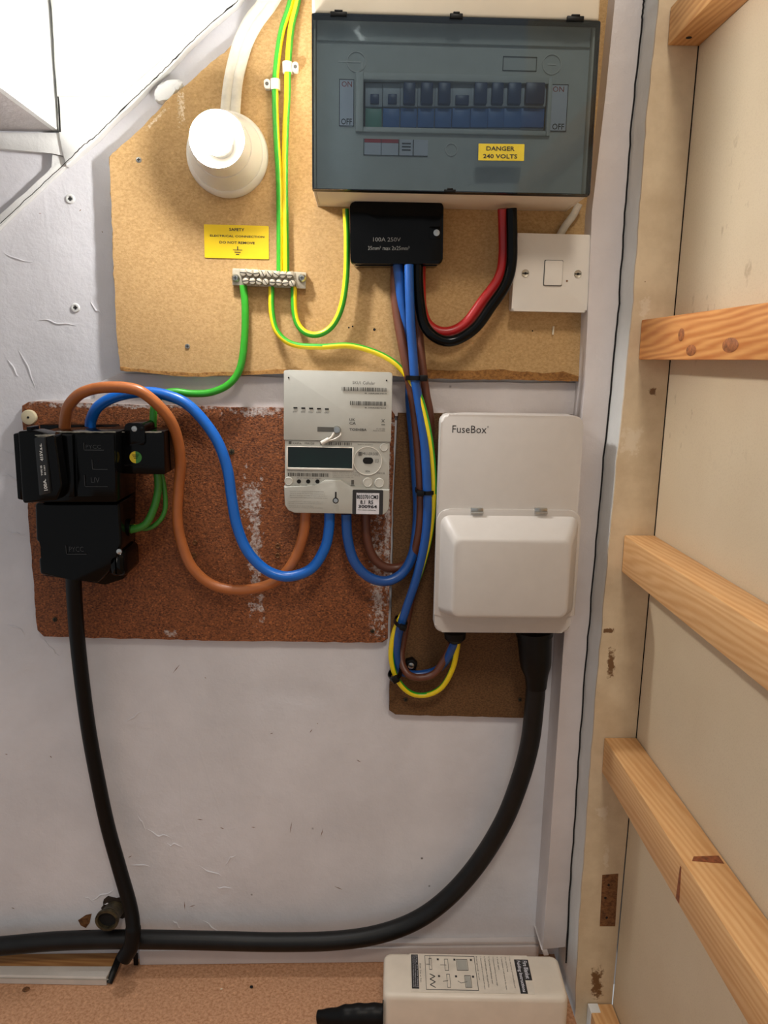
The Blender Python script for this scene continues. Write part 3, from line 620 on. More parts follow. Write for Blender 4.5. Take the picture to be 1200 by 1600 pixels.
# lid: clear front and short returns
mb = MB(f.M)
mb.rr(f.x0, f.x1, -.111, -.109, f.z0, f.z1, .002)
lid = t.part('smoked_lid', mb, M['lid'])
mb = MB(f.M); wnd(0, (f.x0, f.x1, f.z0, f.z1), (f.x0 + .0012, f.x1 - .0012, f.z0 + .0012, f.z1 - .0012), -.1088, -.0985, mb, '', '')
t.part('lid_rim', mb, M['blackmatt'], under=lid)
for (u0, v0, u1, v1) in ((516, 18, 542, 26), (703, 21, 723, 30), (886, 25, 912, 34), (694, 296, 712, 301)):
    r = f.r(u0, v0, u1, v1, .111); mb = MB(f.M); mb.box(r[0], r[1], -.1125, -.1095, r[2], r[3], .0006); k = (r[1] - r[0]) * .25; mb.box(r[0] + k, r[1] - k, -.1130, -.1095, r[3] - .0005, r[3] + .0012, .0004)
    t.part('hinge_clip', mb, M['blackmatt'], under=lid)
# danger label stuck on the lid
ff = Fit([(748, 224), (819, 226), (819, 252), (747, 250)], .1113)
mb = MB(ff.M); mb.rr(ff.x0, ff.x1, -.1118, -.1111, ff.z0, ff.z1, .0006)
dl = t.part('danger_label', mb, plain('danger_yellow', (226, 200, 40), .5), under=lid, label='yellow DANGER 240 VOLTS label')
mb = MB(ff.M); textq(mb, ff, 'DANGER', 760, 228.5, 804, 236, .1118, bold=.02, dp=.0001); textq(mb, ff, '240 VOLTS', 755, 240.5, 808, 248, .1118, bold=.02, dp=.0001)
t.part('danger_lettering', mb, M['dark'], under=lid)

# ------------------------------------------------------------------ connector block
f = Fit([(547, 315), (693, 315), (692, 412), (547, 412)], .052)
t = Thing('connector_block', f.M @ Vector((0, -.0183, 0)), 'glossy black service connector block directly under the consumer unit', 'connector')
mb = MB(f.M); mb.rr(f.x0 + .003, f.x1 - .003, -.040, -.0183, f.z0 - .001, f.z1 - .001, .004); t.part('base', mb, M['black'])
mb = MB(f.M); mb.rr(f.x0, f.x1, -.052, -.037, f.z0, f.z1, .005, .0022, 3); cv = t.part('cover', mb, M['black'])
mb = MB(f.M)
textq(mb, f, '100A 250V', 583, 371, 626, 377.5, .052, dp=.0002); textq(mb, f, '35mm² max 2x25mm²', 575, 384.5, 640, 391, .052, dp=.0002)
t.part('embossed_lettering', mb, plain('embossed_black_highlight', (120, 118, 112), .3), under=cv)
x, z = f.l(682, 364, .053); mb = MB(f.M); mb.rr(x - .008, x + .0045, -.0528, -.051, z - .006, z + .007, .002, .0005); t.part('screw_recess', mb, M['black'], under=cv)
mb = MB(f.M); mb.lathe([(.0036, -.0528), (.0034, -.0545), (.0005, -.0548)], x, z, 18); t.part('screw', mb, M['steel'], under=cv)

# ------------------------------------------------------------------ switch
f = Fit([(808, 365), (924, 366), (918, 488), (797, 486)], .042)
t = Thing('fused_switch', f.M @ Vector((0, -.0183, 0)), 'square white switch plate on a surface box right of the red cable', 'switch')
mb = MB(f.M); mb.rr(f.x0 + .0008, f.x1 - .0008, -.0345, -.0183, f.z0 + .0008, f.z1 - .0008, .003); t.part('pattress_box', mb, M['white'])
mb = MB(f.M); mb.rr(f.x0, f.x1, -.042, -.0348, f.z0, f.z1, .0025, .0025, 3); pl = t.part('faceplate', mb, M['white'])
r = f.r(852, 407, 877, 446, .043); mb = MB(f.M); mb.rr(r[0] - .0008, r[1] + .0008, -.0423, -.0415, r[2] - .0008, r[3] + .0008, .0012); t.part('rocker_gap', mb, M['grey'], under=pl)
mb = MB(f.M); mb.rr(r[0], r[1], -.0445, -.0415, r[2], r[3], .001, .001); t.part('rocker', mb, M['white'], under=pl)
for u, v in ((821, 427), (903, 428)):
    x, z = f.l(u, v, .0425); mb = MB(f.M); mb.lathe([(.0042, -.0421), (.0042, -.0428), (.0036, -.0424), (.0005, -.0424)], x, z, 20); o = t.part('screw', mb, M['brass'], under=pl)
    mb = MB(f.M); mb.box(x - .0032, x + .0032, -.0430, -.0423, z - .0005, z + .0005); mb.cyl(x, z, .0012, -.0431, -.0423, 10); t.part('screw_slot', mb, M['hole'], under=pl)
x, z = f.l(886, 439, .0425); mb = MB(f.M); mb.cyl(x, z, .0011, -.0423, -.0418, 10); t.part('burn_mark', mb, M['brownwood'], under=pl)

# ------------------------------------------------------------------ meter
f = Fit([(441, 578), (615, 583), (606, 804), (446, 801)], .060); fM = f
t = Thing('electricity_meter', f.M @ Vector((0, -.0123, f.z0)), 'pale grey smart electricity meter with green display between the two loops of cable', 'meter')
zs = f.l(520, 689, .06)[1]; zc = f.l(520, 762, .06)[1]
mb = MB(f.M); mb.rr(f.x0, f.x1, -.060, -.012, zs + .0003, f.z1, (.002, .002, .0006, .0006), .0015, 2); hub = t.part('communications_hub', mb, M['meterw'])
mb = MB(f.M); xl, xrr = f.l(447, 745, .058)[0], f.l(607, 745, .058)[0]
mb.rr(f.x0 + .001, f.x1 - .001, -.058, -.0125, f.z0 + .006, zs - .0003, (.001, .001, .006, .006), .0015, 2); mc = t.part('meter_case', mb, M['meterw'])
# terminal cover with a hump
def q2(*pts): return [f.l(u, v, .06) for u, v in pts]
mb = MB(f.M); poly = q2((443, 760), (492, 760), (500, 755), (508, 750), (533, 750), (541, 756), (549, 762), (611, 765)) 
poly = [(f.x0, poly[0][1])] + poly[1:-1] + [(f.x1, poly[-1][1])] + [(f.x1, f.z0 + .008), (f.x1 - .002, f.z0 + .003), (f.x1 - .006, f.z0)] + [(f.x0 + .012, f.z0), (f.x0 + .005, f.z0 + .003), (f.x0 + .001, f.z0 + .009)]
mb.prism(poly, -.0605, -.048, .0012, 2); tc = t.part('terminal_cover', mb, M['meterw'])
# hub prints
mb = MB(f.M); P = .0602
textq(mb, f, 'SKU1 Cellular', 551, 595.5, 586, 601, P); bars(mb, f, 534, 604.5, 604, 612, P, 44, 3); textq(mb, f, 'B 10A0B7D3', 570, 613.5, 604, 616, P, bold=.02)
bars(mb, f, 547, 626.5, 603, 634, P, 34, 5); textq(mb, f, 'B 10A0B7D4', 570, 636, 603, 638.5, P, bold=.02)
textq(mb, f, 'UK', 546, 653.5, 555, 658, P, bold=.02); textq(mb, f, 'CA', 546, 659, 556, 663.5, P, bold=.02); textq(mb, f, 'TOSHIBA', 546, 669, 573, 673.5, P, bold=.03)
textq(mb, f, 'AC 230V 50Hz', 588, 669, 602, 671, P); textq(mb, f, 'MADE IN CHINA', 583, 672, 602, 674, P)
r = f.r(596, 655, 601, 660, P); mb.prism([(r[0], r[3]), (r[0] + .0006, r[3]), (r[1], r[2]), (r[1] - .0006, r[2])], -P - .0003, -P); mb.prism([(r[1], r[3]), (r[1] - .0006, r[3]), (r[0], r[2]), (r[0] + .0006, r[2])], -P - .0003, -P); r = f.r(596, 663, 601.5, 664.2, P); mb.box(r[0], r[1], -P - .0003, -P, r[2], r[3])
for i, w in enumerate(('SW', 'WAN', 'MESH', 'HAN', 'GAS')):
    u = 458.5 + i * 12.3; textq(mb, f, w, u - 1, 642 + i * .35, u + 6, 644.6 + i * .35, P)
t.part('hub_print', mb, M['grey'], under=hub)
mb = MB(f.M)
for i in range(5): r = f.r(458.5 + i * 12.3, 636 + i * .5, 464.5 + i * 12.3, 638.3 + i * .5, P); mb.box(r[0], r[1], -P - .0002, -P + .0005, r[2], r[3])
for u, v in ((451, 590), (604, 594.5)): x, z = f.l(u, v, P); mb.cyl(x, z, .0009, -P - .0001, -P + .0005, 10)
t.part('indicator_slot', mb, M['hole'], under=hub)
r = f.r(496, 667, 522, 675, P); mb = MB(f.M); mb.box(r[0], r[1], -P - .0002, -P + .0005, r[2], r[3]); t.part('seal_slot', mb, M['grey'], under=hub)
x, z = f.l(526.5, 671.5, P + .004); mb = MB(f.M); mb.lathe([(.0042, -P), (.0044, -P - .003), (.0034, -P - .005), (.0005, -P - .0052)], x, z, 18); o = t.part('seal_screw', mb, M['steel'], under=hub)
mb = MB(); mb.tube(spline([W(522, 676, P + .004), W(518, 683, P + .005), W(512, 687, P + .005), W(504, 692, P + .006)], 4), .0012, 8); mb.tube(spline([W(532, 676, P + .004), W(531, 681, P + .005), W(520, 687, P + .006), W(512, 688, P + .005)], 4), .0007, 8)
mb.tube([W(514, 686, P + .006), W(502, 692.5, P + .006)], .0024, 10); t.part('seal_tag', mb, M['white'], under=hub)
mb = MB(); mb.box(*[0, 0, 0, 0, 0, 0]) if False else None
rl = f.r(450, 698, 550, 732, .0585)
mb = MB(f.M); wnd(0, (rl[0] - .0016, rl[1] + .0016, rl[2] - .0022, rl[3] + .0008), rl, -.0603, -.0578, mb, '', '', .0004); t.part('display_bezel', mb, M['white'], under=mc)
mb = MB(f.M); mb.box(rl[0], rl[1], -.0588, -.0576, rl[2], rl[3]); t.part('display', mb, M['lcd'], under=mc)
mb = MB(f.M); P = .0582
textq(mb, f, 'KAIFA', 457.5, 691, 471, 694.5, P); textq(mb, f, 'MA120', 476.5, 691, 491, 694.5, P); r = f.r(451, 689.5, 455.5, 694, P); mb.box(r[0], r[1], -P - .0003, -P, r[2], r[3])
bars(mb, f, 500, 690.5, 550, 696, P, 26, 8); bars(mb, f, 450, 738.5, 513, 745, P, 40, 9); textq(mb, f, 'Property of Meter Provider', 450, 735, 489, 737, P); textq(mb, f, 'M 20 0504 0121 04 07', 464, 746, 502, 748, P)
for i, w in enumerate(('230V 50Hz 0.25-5(100)A', '1000 imp/kWh  Class B', '-25°C to +55°C  IP53', 'Connection code 10')): textq(mb, f, w, 520, 737.5 + i * 2.4, 562 - (i == 3) * 10, 739.2 + i * 2.4, P)
textq(mb, f, 'Press to disconnect', 559, 693.5, 583, 695.5, P); textq(mb, f, 'MU-ER50B', 566, 706.5, 591, 711.5, P + .0012); textq(mb, f, 'UK CA', 586, 717, 592, 723, P + .0012); textq(mb, f, 'IRDA', 571, 735, 578, 738, P + .0012)
r = f.r(560, 706, 565, 712, P + .0012); mb.box(r[0], r[1], -P - .0016, -P - .0012, r[2], r[3]); textq(mb, f, 'SW 3.2E', 590, 738, 601, 740.5, P)
for u in (460, 471, 488): textq(mb, f, 'kWh/LED', u, 757, u + 9, 759, P)
r = f.r(549, 750, 553, 757, P); mb.box(r[0], r[1], -P - .0003, -P, r[2], r[3]); r = f.r(548, 758, 554, 759, P); mb.box(r[0], r[1], -P - .0003, -P, r[2], r[3])
t.part('meter_print', mb, M['grey'], under=mc)
x, z = f.l(574.5, 720, P); mb = MB(f.M); mb.cyl(x, z, .0158, -.0592, -.0575, 44, .0005); dial = t.part('reader_dial', mb, M['meterw'], under=mc)
mb = MB(f.M); ring(mb, x, z, .0163, .0006, -.0600, -.0578, 44); t.part('dial_rim', mb, M['white'], under=mc)
r = f.r(567, 714.5, 583, 725, .0595); mb = MB(f.M); mb.rr(r[0], r[1], -.0596, -.0585, r[2], r[3], (r[3] - r[2]) * .48); t.part('reader_window', mb, M['hole'], under=mc)
for u, v, rr_ in ((574.5, 753.5, .0056), (592.5, 754.5, .0056), (600, 699, .0046), (451, 751.5, .0048)):
    x, z = f.l(u, v, .059); mb = MB(f.M); mb.lathe([(rr_, -.0578), (rr_, -.0592), (rr_ * .85, -.0598), (rr_ * .8, -.0594), (rr_ * .05, -.0596)], x, z, 26); t.part('button', mb, M['meterlt'], under=mc)
for u in (467, 481.5, 496): x, z = f.l(u, 752.5, .059); mb = MB(f.M); mb.cyl(x, z, .0024, -.0586, -.0575, 16); t.part('led_window', mb, M['hole'], under=mc)
# cover prints, keyhole, handwritten label
mb = MB(f.M); P = .0606
for i, w in enumerate(('If seal or cover tampered DISCONNECTED', 'There may further be equipment', 'Blanket devices: it is safe to test only where', 'Operatives isolate supply before entering any further')): textq(mb, f, w, 453, 767 + i * 3.2, 506 + i * 2, 769.4 + i * 3.2, P)
for i, w in enumerate(('Terminals connected under tamper cover 100 A max', 'No user serviceable parts inside this enclosure', 'Torque all screws 2.5 Nm', 'See installation manual for wiring of auxiliary')): textq(mb, f, w, 451, 783 + i * 2.8 + (i > 1), 505 - (i == 2) * 15, 785 + i * 2.8 + (i > 1), P)
t.part('warning_text', mb, M['grey'], under=tc)
mb = MB(f.M); x, z = f.l(524.5, 782, P); mb.cyl(x, z, .0034, -P - .0004, -.058, 18); mb.box(x - .0009, x + .0009, -P - .0004, -.058, z, z + .010); t.part('keyhole', mb, M['hole'], under=tc)
mb = MB(f.M); mb.lathe([(.0026, -P - .0004), (.0024, -P - .0012), (.0003, -P - .0014)], x, z, 14); t.part('keyhole_screw', mb, M['steel'], under=tc)
r = f.r(521, 789, 529, 802, P); mb = MB(f.M); mb.box(r[0], r[1], -P - .0002, -.058, r[2] + .001, r[3]); t.part('groove', mb, M['ltgrey'], under=tc)
r = f.r(551, 765, 598, 804, P); mb = MB(f.M); mb.rr(r[0], r[1], -P - .0006, -P + .0002, r[2], r[3], .0015); t.part('label_border', mb, M['dark'], under=tc)
r = f.r(557, 770, 592, 803.5, P + .0006); mb = MB(f.M); mb.box(r[0], r[1], -P - .0010, -P - .0005, r[2], r[3]); t.part('paper_label', mb, M['paper'], under=tc, label='white paper label with handwritten numbers')
mb = MB(f.M); P = .0616
textq(mb, f, 'Do not remove this seal', 560, 769.8, 582, 771.6, P); textq(mb, f, '8033701CM3', 557.5, 773, 591, 780, P, bold=.03, dp=.0002); textq(mb, f, '8.1  R5', 563, 781.5, 583, 788, P, bold=.03, dp=.0002); textq(mb, f, '300964', 560, 788.5, 589, 794.5, P, bold=.03, dp=.0002); textq(mb, f, 'Non return sealing tag', 559, 796, 587, 798, P, bold=.02)
t.part('handwriting', mb, M['hole'], under=tc)

# ------------------------------------------------------------------ white fuse cabinet
f = Fit([(689, 648), (911, 650), (892, 991), (679, 986)], .085)
t = Thing('fuse_cabinet', f.M @ Vector((0, -.0463, f.z0)), 'white metal fuse cabinet with a hinged cover, lettered FuseBox', 'fuse box')
mb = MB(f.M); mb.rr(f.x0 + .004, f.x1 - .004, -.064, -.0458, f.z0 + .004, f.z1 + .0, .006, .001)
mb.box(f.x0 + .012, .055, -.0463, -.0108, f.z0 + .01, f.z1 - .004)
t.part('enclosure', mb, M['metalbox'])
mb = MB(f.M); mb.rr(f.x0, f.x1, -.085, -.064, f.z0, f.z1, .009, .003, 4); fc = t.part('front_cover', mb, M['metalbox'])
mb = MB(f.M); textq(mb, f, 'FuseBox', 707, 664.5, 760, 677, .0851); ring(mb, *f.l(762.5, 667, .0851), .0009, .0002, -.0854, -.0851, 12); t.part('lettering', mb, M['dark'], under=fc)
r = f.r(683, 795, 897, 976, .087)
mb = MB(f.M); x0, x1, z0, z1 = r; n = 9
bot = [(x0 + (x1 - x0) * k / 12, z0 + .0 + .011 * (1 - math.sin(math.pi * k / 12)) ** 1.2) for k in range(13)]
rt = rrect(x0, x1, z0, z1, (.014, .014, .001, .001), 5)
poly = [q for q in rt if q[1] > (z0 + z1) / 2] + [(x0, z0 + .011)] + bot[1:-1] + [(x1, z0 + .011)]
mb.prism(poly, -.0872, -.0851, .0009, 2); fl = t.part('hinged_flap', mb, M['metalbox'])
# the raised dome of the flap
b0 = f.r(689, 805, 894, 960, .0873); p1_ = .114
b1 = f.r(709, 842, 886, 966, p1_)
L = []
for k, y in ((0, -.0872), (.03, -.0885), (.12, -.0925), (.5, -.1025), (.88, -.1105), (.95, -.1130), (1.0, -.1138)):
    kk = k if k < .9 else .9 + (k - .9) * 1.6
    L.append(rloop(*[b0[i] + (b1[i] - b0[i]) * kk for i in range(4)], .010, y, 6))
L.append(rloop(b1[0] + .0035, b1[1] - .0035, b1[2] + .0035, b1[3] - .0035, .009, -.1146, 6))
mb = MB(f.M); mb.loft(L, False, True); t.part('flap_dome', mb, M['metalbox'], under=fl, smooth=60)
for u in (745, 845):
    r = f.r(u - 9, 794, u + 10, 797, .088); mb = MB(f.M); mb.box(r[0], r[1], -.0882, -.085, r[2] - .002, r[3], .0003); mb.tube([(r[0], -.0892, r[2] - .003), (r[1], -.0892, r[2] - .003)], .0016, 10); t.part('hinge', mb, M['steel'], under=fl)
fcab = f

# ------------------------------------------------------------------ cut-out (service head) with fuse carrier and earth block
ox = W(125, 790, .05)
t = Thing('service_cutout', (ox.x, -.0123, W(125, 918, .06).z), 'glossy black service cut-out at far left of the red-brown board', 'cut-out')
def pp(*pts, p): return wp(pts, p)
mb = MB(); mb.prism(pp((62, 664), (178, 664), (206, 700), (204, 868), (192, 905), (164, 914), (118, 906), (70, 900), (72, 880), (60, 878), (72, 868), (72, 852), (60, 845), p=.03), -.03, -.0123, .001)
t.part('back_plate', mb, M['black'])
mb = MB(); mb.prism(pp((58, 675), (181, 675), (183, 785), (52, 785), p=.10), -.10, -.03, .002, 2, True)
up_ = t.part('upper_body', mb, M['black'])
mb = MB(); mb.prism(pp((54, 786), (186, 786), (190, 850), (182, 880), (152, 912), (110, 906), (62, 898), (60, 872), (68, 868), (68, 852), (56, 846), p=.085), -.085, -.0302, .006, 4, True); lo_ = t.part('lower_body', mb, M['black'])
mb = MB(); mb.loft([rloop(*((lambda a, b: (a.x, b.x, b.z, a.z))(W(168 - e, 862 - e, .08), W(198 + e, 902 + e, .08))), .006, y, 4) for e, y in ((0, -.03), (0, -.072), (-2, -.080), (-7, -.085))]); t.part('corner_boss', mb, M['black'], smooth=60)
x = W(186, 862, .09); mb = MB(); mb.lathe([(.003, -.088), (.003, -.090), (.0005, -.0905)], x.x, x.z, 14); t.part('boss_screw', mb, M['steel'])
# cover shoulder ridges
mb = MB(); mb.prism(pp((96, 679), (113, 679), (117, 777), (102, 777), p=.105), -.105, -.0995, .002); mb.prism(pp((118, 679), (178, 679), (181, 776), (121, 776), p=.103), -.103, -.0995, .001); rd = t.part('front_cover', mb, M['black'])
mb = MB()
for (u0, v0, u1, v1) in ((130, 692, 162, 704), (143, 718, 168, 734), (131, 742, 168, 761)):
    a_, b_ = W(u0, v0, .1045), W(u1, v1, .1045); q = (a_.x, b_.x, b_.z, a_.z)
    for (q0, q1, q2_, q3) in ((q[0], q[0] + .0006, q[2], q[3]), (q[0], q[1], q[2], q[2] + .0007)): mb.box(q0, q1, -.1042, -.1028, q2_, q3)
for s_, u0, v0, u1, v1 in (('PYCC', 134, 695, 158, 701), ('LIV', 142, 746, 156, 754)):
    a_, b_ = W(u0, v0, .103), W(u1, v1, .103); glyphs(mb, s_, a_.x, b_.x, b_.z, a_.z, -.1032)
t.part('embossed_marks', mb, plain('embossed_edge_sheen', (46, 45, 44), .25), under=rd)
mb = MB(); a_, b_ = W(103, 852, .0855), W(136, 866, .0855); mb.box(a_.x, b_.x, -.0868, -.084, b_.z, b_.z + .0008); mb.box(a_.x, a_.x + .0006, -.0868, -.084, b_.z, a_.z)
a_, b_ = W(108, 854, .0855), W(131, 862, .0855); glyphs(mb, 'PYCC', a_.x, b_.x, b_.z, a_.z, -.0856)
t.part('lower_embossed_marks', mb, plain('embossed_edge_sheen_low', (46, 45, 44), .25), under=lo_)
# fuse carrier
mb = MB(); mb.prism(pp((27, 674), (52, 672), (86, 680), (97, 760), (89, 782), (36, 787), (34, 780), p=.122), -.122, -.099, .003, 3, True); mb.prism(pp((20, 678), (28, 676), (36, 782), (27, 780), p=.115), -.115, -.10, .0015, 2, True)
mb.box(W(41, 672, .12).x, W(49, 672, .12).x, -.120, -.10, W(45, 675, .12).z, W(45, 667, .12).z, .001)
fcx = t.part('fuse_carrier', mb, M['black'])
mb = MB(); mb.prism(pp((53, 684), (69, 683), (79, 771), (61, 775), p=.1265), -.1265, -.1215, .0012, 2, True); t.part('carrier_rib', mb, plain('carrier_rib_black', (20, 20, 20), .4), under=fcx)
mb = MB()
def quadtext(m, s_, BL, BR, TR, TL, p, bold=.035):     # lettering mapped to a seen quad, text runs BL to BR
    Q = [W(u, v, p) for u, v in (BL, BR, TR, TL)]
    k = MB(); glyphs(k, s_, 0, 1, 0, 1, 0, bold=bold)
    for v in k.bm.verts:
        s1, t1 = v.co.x, v.co.z; a_ = Q[0].lerp(Q[1], s1); b_ = Q[3].lerp(Q[2], s1); q = a_.lerp(b_, t1); v.co = q
    k.bm.verts.index_update(); vm = [m.bm.verts.new(v.co) for v in k.bm.verts]
    for fa in k.bm.faces:
        try: m.bm.faces.new([vm[v.index] for v in fa.verts])
        except ValueError: pass
    k.bm.free()
quadtext(mb, '100A.', (75, 766), (71.5, 748), (67, 748.5), (69, 767), .1270); quadtext(mb, '415V.a.c.', (68, 720), (65, 693), (60.5, 693.5), (63, 720.5), .1270)
quadtext(mb, 'TYPE IIB', (67.3, 743), (65.5, 727), (62.7, 727.4), (64.5, 743.2), .1270); quadtext(mb, 'BS 1361', (72.0, 742), (70.2, 727), (67.8, 727.3), (69.5, 742.3), .1270, .03)
t.part('carrier_lettering', mb, plain('white_lettering_paint', (235, 235, 230), .5), under=fcx)
mb = MB(); rnd = random.Random(9)
for q0, q1, vv, pz in ((68, 180, 674.6, .1004), (184, 252, 674.6, .0784)):
    n = 16; U = [q0 + (q1 - q0) * k / n for k in range(n + 1)]
    mb.prism(wp([(u, vv - .2) for u in U] + [(u, vv + 1.0 + rnd.uniform(0, .9)) for u in U[::-1]], pz), -pz, -pz + .0012)
t.part('pale_edge', mb, plain('pale_edge_grey', (168, 162, 146), .8, var=.2, scale=400))  # pale ragged lines along the top front edges
mb = MB(); mb.prism(wp([(54, 680), (70, 679), (86, 679.5), (76, 682), (60, 683.5)], .1225), -.1226, -.1214, .0002); t.part('pale_carrier_edge', mb, plain('pale_carrier_grey', (168, 162, 146), .8, var=.2, scale=400), under=fcx)  # pale strip along the top edge of the carrier
# earth block
mb = MB(); mb.prism(pp((179, 675), (256, 674), (258, 742), (182, 740), p=.078), -.078, -.0302, .002, 2, True)
mb.prism(rr_loop := [(q[0], q[1]) for q in rrect(W(196, 700, .082).x, W(227, 700, .082).x, W(210, 678 + 18, .082).z, W(210, 661, .082).z, .005)], -.082, -.03, .001)
eb = t.part('earth_block', mb, M['black'])
for u in (210, 221): a_ = W(u, 670, .0825); mb = MB(); mb.lathe([(.0032 if u == 210 else .0022, -.082), (.003 if u == 210 else .002, -.0835), (.0005, -.084)], a_.x, a_.z, 14); t.part('earth_block_screw', mb, M['steel'] if u == 210 else M['blackmatt'], under=eb)
a_ = W(212, 714.5, .0783); R_ = .0066
for nm, k0, mt in (('yellow_half', 90, 'yellow'), ('green_half', -90, 'green2')):
    mb = MB(); mb.prism([(a_.x + R_ * math.cos(math.radians(k0 + 180 * i / 16)), a_.z + R_ * math.sin(math.radians(k0 + 180 * i / 16))) for i in range(17)], -.0786, -.0779); t.part(nm, mb, M[mt], under=eb)
mb = MB()
for dx, dz, w in ((0, .0022, .0036), (0, .0003, .0028), (0, -.0014, .0018)): mb.box(a_.x - w, a_.x + w, -.0788, -.0785, a_.z + dz, a_.z + dz + .0007)
quadtext(mb, 'SAFETY ELECTRICAL EARTH', (194, 728.5), (233, 728.5), (233, 725.8), (194, 725.8), .0783, .0); t.part('earth_symbol', mb, M['hole'], under=eb)
a_ = W(200, 824, .055); mb = MB(); mb.tube([a_ + Vector((-.006, 0, .001)), a_ + Vector((.004, 0, 0))], .010, 18); t.part('cable_gland', mb, M['black'], smooth=50)

# ------------------------------------------------------------------ cables
def cable(name, pts, r, mats, label, stripe=None, group=None, seg=16, flat=1., n=10, twist0=0, cat='cable'):
    P = spline([W(u, v, p) for u, v, p in pts], n); mb = MB()
    mm = None
    if stripe:
        a0, a1 = stripe
        mm = lambda k, i: 1 if a0 <= ((i + int(round(twist0 * k / len(P)))) % seg) < a1 else 0
    mb.tube(P, r, seg, mats=mm, flat=flat)
    o = finish(name, mb, mats, P[0]); tag(o, label, cat, group); return o
GY = [M['green'], M['yellow']]; G2 = [M['green2'], M['yellow']]
g1 = 'earth wires'; 
cable('earth_wire', [(463, -60, .024), (455, 0, .024), (440, 50, .024), (432, 105, .024), (430, 150, .0235), (432, 210, .0235), (436, 280, .0235), (437, 350, .0235), (437, 424, .0235)], .0036, GY, 'left green and yellow earth wire dropping from above to the terminal block', (10, 15), g1)
cable('earth_wire', [(472, -60, .024), (465, 0, .024), (455, 45, .024), (450, 105, .024), (449, 150, .0235), (446, 210, .0235), (445, 280, .0235), (446, 350, .0235), (447, 425, .0235)], .0036, [M['yellow'], M['green']], 'right green and yellow earth wire dropping from above to the terminal block', (10, 15), g1)
cable('earth_wire', [(459, 448, .025), (460, 485, .026), (466, 508, .028), (480, 521, .030), (500, 522, .030), (520, 508, .030), (534, 478, .030), (541, 430, .030), (542, 370, .032), (540, 326, .036)], .0036, [M['yellow'], M['green']], 'short looped earth wire from terminal block to the consumer unit', (0, 8), g1)
cable('earth_wire', [(424, 448, .025), (425, 490, .028), (434, 520, .031), (458, 538, .033), (500, 542, .035), (545, 540, .036), (585, 550, .038), (615, 566, .041), (636, 588, .044), (654, 615, .056), (667, 660, .058), (675, 710, .056), (678, 765, .054), (673, 830, .050), (657, 893, .044), (636, 945, .038), (617, 985, .036), (611, 1025, .034), (620, 1060, .032), (640, 1082, .030), (665, 1086, .030), (690, 1074, .032), (707, 1045, .038), (714, 1014, .046), (715, 1003, .050)], .0034, GY, 'long green and yellow earth wire curving down to the white fuse cabinet', (0, 10), g1, twist0=3)
cable('earth_wire', [(380, 446, .025), (383, 480, .026), (382, 530, .026), (375, 575, .026), (358, 600, .026), (330, 613, .025), (300, 615, .024), (272, 612, .026), (252, 618, .030), (241, 636, .034), (239, 667, .036)], .0042, [M['green']], 'plain green earth wire from terminal block to the black cut-out', None, g1)
cable('earth_wire', [(246, 738, .050), (247, 765, .050), (240, 795, .052), (226, 820, .055), (200, 829, .055)], .0044, [M['green2']], 'thick dark green wire looping from the earth block to the cut-out side', None, g1)
cable('earth_wire', [(252, 738, .044), (257, 765, .044), (258, 795, .044), (248, 815, .045), (228, 826, .045), (200, 820, .046)], .0028, [M['green2'], M['yellow']], 'thin green and yellow wire looping behind the thick dark green one', (3, 9), g1)
g2 = 'meter tails'
cable('brown_meter_tail', [(101, 668.5, .060), (102, 656, .062), (107, 635, .066), (123, 617, .070), (145, 608, .072), (170, 605, .074), (198, 606, .074), (222, 613, .072), (249, 635, .066), (268, 660, .058), (278, 690, .050), (282, 725, .044), (279, 765, .040), (277, 805, .038), (282, 842, .036), (300, 886, .034), (333, 914, .032), (376, 922, .032), (418, 914, .034), (445, 896, .036), (464, 866, .038), (475, 830, .040), (478, 798, .042)], .0062, [M['brown']], 'tan brown cable arching from the cut-out down to the meter', None, g2)
cable('blue_meter_tail', [(141, 666.5, .044), (143, 654, .045), (153, 636, .047), (175, 622, .048), (205, 614, .048), (235, 613, .048), (262, 618, .048), (290, 630, .048), (316, 655, .048), (340, 690, .048), (355, 732, .048), (362, 778, .048), (370, 821, .048), (386, 860, .049), (412, 888, .050), (440, 900, .051), (466, 898, .050), (490, 885, .048), (508, 855, .046), (514, 825, .044), (515, 798, .044)], .0062, [M['blue']], 'bright blue cable arching from the cut-out down to the meter', None, g2)
cable('blue_meter_tail', [(541, 803, .044), (543, 840, .044), (553, 876, .044), (574, 900, .044), (602, 908, .042), (628, 896, .038), (645, 866, .032), (652, 820, .028), (653, 785, .028), (650, 740, .026), (647, 691, .026), (643, 650, .026), (641, 622, .027), (641, 590, .029), (638, 545, .032), (633, 499, .036), (627, 460, .038), (622, 414, .038)], .0060, [M['blue2']], 'mid blue cable from under the meter up to the connector block', None, g2)
cable('brown_meter_tail', [(571, 803, .030), (573, 840, .030), (583, 870, .029), (602, 886, .028), (625, 886, .026), (643, 872, .030), (654, 840, .036), (658, 800, .040), (657, 747, .041), (653, 691, .041), (649, 650, .041), (644, 616, .042), (637, 580, .044), (630, 545, .042), (622, 499, .036), (617, 455, .033), (618, 414, .030)], .0054, [M['brown2']], 'dark brown cable from under the meter up to the connector block', None, g2)
cable('blue_supply_cable', [(639, 414, .050), (640, 460, .052), (642, 510, .053), (645, 550, .054), (648, 590, .056), (653, 620, .056), (659, 660, .056), (664, 700, .056), (667, 755, .056), (668, 800, .055), (663, 850, .052), (650, 905, .047), (635, 950, .042), (623, 990, .038), (619, 1025, .030), (627, 1048, .024), (650, 1054, .022), (680, 1048, .024), (698, 1030, .036), (708, 1010, .046), (710, 1003, .050)], .0051, [M['blue2']], 'long blue cable from the connector block to the white fuse cabinet', None, g2)
